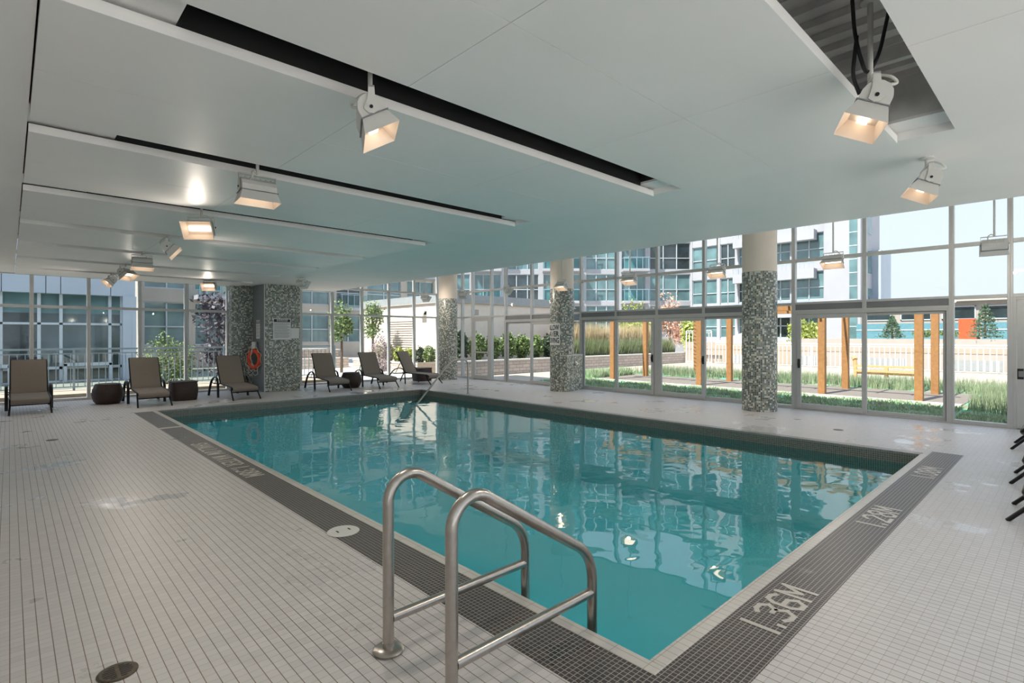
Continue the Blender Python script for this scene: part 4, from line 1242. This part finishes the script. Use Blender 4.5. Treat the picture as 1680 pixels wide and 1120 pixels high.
# =================================================================== courtyard railing beyond the far windows
def railing(name, label, p, q, z0, z1, mat, pitch=.15, post=1.8, r_=.009, group=None):
    p, q = Vector((*p, 0)), Vector((*q, 0)); L = (q - p).length
    o = thing(name, label, 'railing', (p.x, p.y, z0), math.atan2(q.y - p.y, q.x - p.x), group)
    h = z1 - z0
    MB().box(0, L, -.03, .03, h - .05, h).build('top_rail', M[mat], o)
    MB().box(0, L, -.015, .015, h - .16, h - .13).build('middle_rail', M[mat], o)
    MB().box(0, L, -.015, .015, .08, .11).build('bottom_rail', M[mat], o)
    npost = max(2, int(L / post) + 1)
    for i in range(npost):
        x = L * i / (npost - 1)
        MB().box(x - .025, x + .025, -.025, .025, 0, h - .05).build('post', M[mat], o)
    b_ = MB(); x = pitch
    while x < L - pitch / 2:
        b_.box(x - r_, x + r_, -r_, r_, .11, h - .16); x += pitch
    b_.build('balusters', M[mat], o)
    return o
cu = struct(MB().box(LX, 7.9, 17.35, 18.9, -.14, .14).build('trim_6', M['stucco']), 'cream ledge outside the far windows')
railing('balcony_railing', 'grey blue metal railing outside the far windows', (LX, 18.5), (8.6, 18.5), .14, 1.27, 'railblue', .15)
shrub('sunlit leafy bush outside the railing before the left building', 3.8, 20.3, -.14, 1.6, 1.75, 'leaf', 2200, .045)
tree('dark purple leaved tree outside the far windows', 5.6, 20.6, -.14, 3.5, 2.0, 'leafpurple', 1500, .08, .18)
tree('sunlit green tree beside the purple one', 7.2, 21.8, -.14, 3.9, 1.6, 'leaflight', 1500, .075, .2)

# =================================================================== buildings
def facade(name, label, org, rz, L, floors, fh, z0, bays, wallmat, depth=9.0, band=.55, balc=(), cat='building', glass='teal', top=.6, mull=3, pier=.35, piermat=None):
    """bays = list of bay widths along local x; local -y is the front"""
    o = thing(name, label, cat, (org[0], org[1], org[2]), rz)
    H = z0 + floors * fh + top
    MB().box(0, L, .25, depth, 0, H).build('core', M[wallmat], o)
    w = MB().box(0, L, 0, .25, 0, z0)
    for k in range(floors):
        w.box(0, L, 0, .25, z0 + k * fh, z0 + k * fh + band)
    w.box(0, L, 0, .25, z0 + floors * fh, H)
    w.build('spandrel', M[wallmat], o)
    x = 0
    pr = MB(); 
    xs = []
    tot = sum(bays)
    for i, bw in enumerate(bays):
        bw = bw * L / tot
        pr.box(x, x + pier / 2, -.05, .25, z0, H).box(x + bw - pier / 2, x + bw, -.05, .25, z0, H)
        xs.append((x + pier / 2, x + bw - pier / 2)); x += bw
    pr.build('pier', M[piermat or wallmat], o)
    for k in range(floors):
        zb, zt = z0 + k * fh + band, z0 + (k + 1) * fh
        for i, (a, b_) in enumerate(xs):
            fr = MB(); nm = mull if (b_ - a) > 2 else 2
            for j in range(nm + 1):
                xx = a + (b_ - a) * j / nm
                fr.box(max(a, xx - .035), min(b_, xx + .035), .08, .16, zb, zt)
            fr.box(a, b_, .08, .16, zb, zb + .06).box(a, b_, .08, .16, zt - .06, zt).box(a, b_, .08, .16, zb + (zt - zb) * .42, zb + (zt - zb) * .42 + .06)
            wn = fr.build('window', M['whiteframe'], o)
            MB().box(a, b_, .17, .2, zb, zt).build('pane', M[glass if (i + k) % 5 != 3 else ('darkglass' if glass != 'darkglass' else 'teal')], wn)
            if i in balc and k > 0:
                sb = MB().box(a - .1, b_ + .1, -1.3, 0, z0 + k * fh + .15, z0 + k * fh + .38).build('balcony', M['towerwhite'], o)
                MB().box(a - .1, b_ + .1, -1.3, -1.28, z0 + k * fh + .38, z0 + k * fh + 1.4).build('glass_rail', M['glassext'], sb)
                hr = MB().box(a - .1, b_ + .1, -1.32, -1.26, z0 + k * fh + 1.38, z0 + k * fh + 1.43)
                for j in range(5):
                    xx = a + (b_ - a) * j / 4
                    hr.box(xx - .02, xx + .02, -1.31, -1.27, z0 + k * fh + .38, z0 + k * fh + 1.38)
                hr.build('balcony_rail', M['railblue'], sb)
    return o
# angled block of flats beyond the garden, facing the pool
ang = R(-43.36)
s_, c_ = math.sin(R(43.36)), math.cos(R(43.36))
# front line perpendicular to the view at 50 m; local x runs to the picture's right
bx, by = 29.5, 40.9
facade('apartment_block', 'teal glazed apartment block with white piers across the garden', (bx, by, -.5), ang, 23.6, 5, 2.95, 2.0, [2.6, 2.6, 3.2, 3.6, 3.0, 2.4, 3.8], 'towerwhite', 5, .42, (1, 3, 5), mull=3, pier=.45)
# white tower, face looking back at the pool
tw = facade('white_tower', 'white apartment tower rising beside the open sky', (45, 24.0, -.5), R(-90), 11.0, 6, 2.95, 1.2, [2.6, 1.6, 2.6, 1.8, 2.4], 'towerwhite', 5, .75, (), mull=2, pier=.3)
w2 = MB().box(11.0, 13.35, -.4, 5, 0, 19.5); w2.build('blank_wall', M['towerwhite'], tw)
MB().box(12.65, 13.15, -.43, -.4, 0, 19.5).build('window_strip', M['teal'], tw)
sw = MB()
for k in range(20): sw.box(12.65, 13.15, -.45, -.43, .8 + k * .98, .86 + k * .98)
sw.build('strip_bars', M['whiteframe'], tw)
MB().box(13.35, 13.9, 2.8, 6, 0, 8.6).build('lower_shoulder', M['towergrey'], tw)
sd = MB()
for k in range(6): sd.box(13.35, 13.38, .6, 2.6, .9 + 2.95 * k, 2.7 + 2.95 * k)
sd.build('side_window', M['teal'], tw)
for k in range(1, 5):
    s1 = MB().box(4.2, 10.4, -.8, -.052, 2.95 * k + .6, 2.95 * k + 1.35).build('balcony', M['towerwhite'], tw)
    rr = MB().box(4.2, 10.4, -.8, -.76, 2.95 * k + 1.75, 2.95 * k + 1.80)
    for j in range(20): rr.box(4.2 + j * .325, 4.22 + j * .325, -.79, -.77, 2.95 * k + 1.35, 2.95 * k + 1.75)
    rr.build('balcony_rail', M['railblue'], s1)
# flats behind the courtyard
facade('courtyard_flats', 'pale flats with balconies behind the two young trees', (12.6, 42, -.5), R(-6), 16, 4, 3.0, 1.0, [3, 3, 2.4, 3.4, 3], 'tower_tan', 5, .6, (0, 2, 4), mull=2, pier=.6)
facade('tan_flats', 'tan and grey flats seen between the purple tree and the grey building', (4.9, 33, -.5), R(-2), 8.2, 3, 3.0, .9, [2.3, 1.6, 2.2, 2.1], 'tower_tan', 6, .7, (1,), mull=2, pier=.3)
# grey building with large dark windows close to the railing
gb_ = thing('grey_building', 'blue grey building with a grid of large dark windows', 'building', (-8, 26, -.5))
MB().box(0, 11.7, .5, 6, 0, 7.2).build('core', M['darkglass'], gb_)
pn = MB()
for a, b_ in ((0, 3.9), (3.91, 7.8), (7.81, 8.98), (8.99, 9.4), (9.41, 10.9), (10.91, 11.7)): pn.box(a, b_ - .012, 0, .5, 3.68, 7.2)
pn.build('cladding_panel', M['towergrey'], gb_)
MB().box(11.28, 11.72, -.05, .5, 0, 3.68).build('corner_pier', M['towergrey'], gb_)
MB().box(0, 11.28, .38, .5, 2.95, 3.68).build('spandrel_glass', M['teal'], gb_)
for (a, b_) in ((0, 2.6), (2.6, 5.3), (5.3, 7.78), (7.78, 8.8), (8.8, 9.42), (9.42, 10.9), (10.9, 11.28)):
    fr = MB().box(a, a + .05, .25, .36, .4, 3.68).box(b_ - .05, b_, .25, .36, .4, 3.68).box(a, b_, .25, .36, 2.52, 2.60).box(a, b_, .25, .36, .85, .95).box(a, b_, .25, .36, .35, .42)
    wn = fr.build('window', M['whiteframe'], gb_)
    MB().box(a + .05, b_ - .05, .37, .379, .4, 2.95).build('pane', M['darkglass'] if b_ < 9 else M['greyglass'], wn)
for (a, b_) in ((7.55, 8.05), (9.5, 10.95)):
    fr = MB().box(a, a + .09, .1, .24, 0, 1.05).box(b_ - .09, b_, .1, .24, 0, 1.05).box(a, b_, .1, .24, .96, 1.08)
    fr.build('door_frame', M['whiteframe'], gb_)

# terrace edge: wall, fence, trees, low building, gazebo
tw_ = thing('terrace_parapet', 'long cream terrace wall with grey vents beyond the white fence', 'wall', (33, 4, -.5))
MB().box(0, 1.2, -14, 7.0, 0, 1.95).build('wall', M['stuccowhite'], tw_)
MB().box(0, 1.2, 7.0, 14, 0, 1.7).build('lower_wall', M['stucco'], tw_)
MB().box(-.02, 0, -14, 14, 1.25, 1.5).build('stucco_band', M['stucco'], tw_)  # band in the second stucco colour
for i in range(7):
    y0 = -12.5 + i * 3.6
    v = MB().box(-.03, 0, y0, y0 + 1.9, .45, .95).build('vent', M['capgrey'], tw_)
    vb = MB()
    for j in range(8): vb.box(-.05, -.03, y0 + .1 + j * .24, y0 + .14 + j * .24, .45, .95)
    vb.build('vent_bars', M['railwhite'], v)
railing('terrace_fence', 'white picket railing along the terrace edge', (32, 15.4), (32, -9), -.13, 1.2, 'railwhite', .22, 2.6, .014)
railing('tall_fence', 'taller white railing behind the shadow-striped post', (31.85, 17.3), (31.85, 15.6), -.13, 1.95, 'railwhite', .22, 1.6, .016)
def conifer(label, x, y, z, h, w):
    o = thing('conifer', label, 'tree', (x, y, z), group='young conifers on the terrace')
    MB().tube([(0, 0, 0), (0, 0, h)], [.05, .008], 6).build('trunk', M['bark'], o)
    ps = []
    for k in range(9):
        zz = h * (.06 + .1 * k); ww = w * (1 - k / 9.5) * .5
        for j in range(7):
            a = j * .9 + k * .5
            ps.append(leaves(26, (math.cos(a) * ww * .6, math.sin(a) * ww * .6, zz), (ww * .5, ww * .5, .09), .075, .25, .1))
    leafmesh('needles', ps, 'conifer', o)
conifer('full young conifer before the blue panels, seen by the exit door', 33.6, 2.95, 1.49, 1.75, 1.5)
conifer('sparse young conifer between the pergola posts', 33.6, 6.6, 1.49, 1.25, 1.3)
for i, y in enumerate((5.3, 4.3, 1.4)):
    shrub(['low bush at the foot of the sparse conifer', 'low bush at the foot of the full conifer', 'low bush partly behind the exit door post'][i], 33.6, y, 1.50, .95, .42, 'leaf', 420, .05, d=.9, group='low bushes on the terrace wall')
lw = thing('low_white_building', 'low white building with dark windows above blue panels', 'building', (42, 3, -.5))
MB().box(0, 2.4, -14, 7, 0, 4.2).build('wall', M['stuccowhite'], lw)
MB().prism([(-.4, 0), (2.4, 0), (2.4, .42), (-.4, .12)], 21, (0, -14, 4.2), (1, 0, 0), (0, 0, 1), (0, 1, 0)).build('roof', M['roofmetal'], lw)
for i in range(10):
    y0 = -13.6 + i * 2.1
    wn = MB().box(-.06, 0, y0, y0 + 1.6, 3.1, 3.16).box(-.06, 0, y0, y0 + 1.6, 3.86, 3.92).box(-.06, 0, y0, y0 + .06, 3.1, 3.92).box(-.06, 0, y0 + 1.54, y0 + 1.6, 3.1, 3.92).build('window', M['whiteframe'], lw)
    MB().box(-.03, -.01, y0 + .06, y0 + 1.54, 3.16, 3.86).build('pane', M['darkglass'], wn)
    MB().box(-.9, -.85, y0 - .2, y0 + 1.75, 1.92, 2.89).build('blue_panel', M['tealpanel'], lw)
    MB().box(-.98, -.9, y0 - .28, y0 - .2, 0, 3.4).build('upright', M['bark'], lw)
    MB().box(-.93, -.91, y0 - .2, y0 + 1.75, 2.45, 2.52).build('panel_rail', M['whiteframe'], lw)
tag(MB().box(40.2, 40.35, 3.9, 4.7, -.5, 2.6).build('orange_board', M['orangebox']), 'orange board standing before the blue panels', 'board')
gz = thing('gazebo', 'grey hip-roofed gazebo beyond the white fence', 'gazebo', (38.2, 15.9, -.5))
rf = MB().add([(-2.4, -2.4, 1.35), (2.4, -2.4, 1.35), (2.4, 2.4, 1.35), (-2.4, 2.4, 1.35), (0, 0, 2.5), (-2.4, -2.4, 1.25), (2.4, -2.4, 1.25), (2.4, 2.4, 1.25), (-2.4, 2.4, 1.25)],
    [(0, 1, 4), (1, 2, 4), (2, 3, 4), (3, 0, 4), (0, 5, 6, 1), (1, 6, 7, 2), (2, 7, 8, 3), (3, 8, 5, 0), (5, 8, 7, 6)])
rf.build('roof', M['roofmetal'], gz)
for a in (-1, 1):
    for b_ in (-1, 1):
        MB().box(a * 2.2 - .08, a * 2.2 + .08, b_ * 2.2 - .08, b_ * 2.2 + .08, 0, 1.26).build('post', M['railwhite'], gz)
for i, (x, y, h_, w_, m_, l) in enumerate(((36.2, 19.2, 3.2, 1.6, 'leaflight', 'bushy tree beside the single pergola post left of the tall column'), (38, 12.3, 2.9, 2.0, 'leaflight', 'yellow green tree at the left of the wide sliding door'),
                          (36, 24.0, 4.6, 3.0, 'leaflight', 'tree showing over the feathery grasses'), (33, 21.5, 3.2, 2.6, 'leaflight', 'broad tree behind the feathery grasses'), (40, 23.2, 5.3, 2.6, 'leafpink', 'russet pale tree rising over the door header'))):
    tree(l, x, y, -.5, h_ + .5, w_, m_, 1300, .12, .25, group='trees beyond the garden')
tag(MB().box(13.2, 24, 14.3, 17.4, -.3, -.11).build('garden_path', M['pave']), 'pale sunlit path in front of the block wall', 'path', None, 'structure')
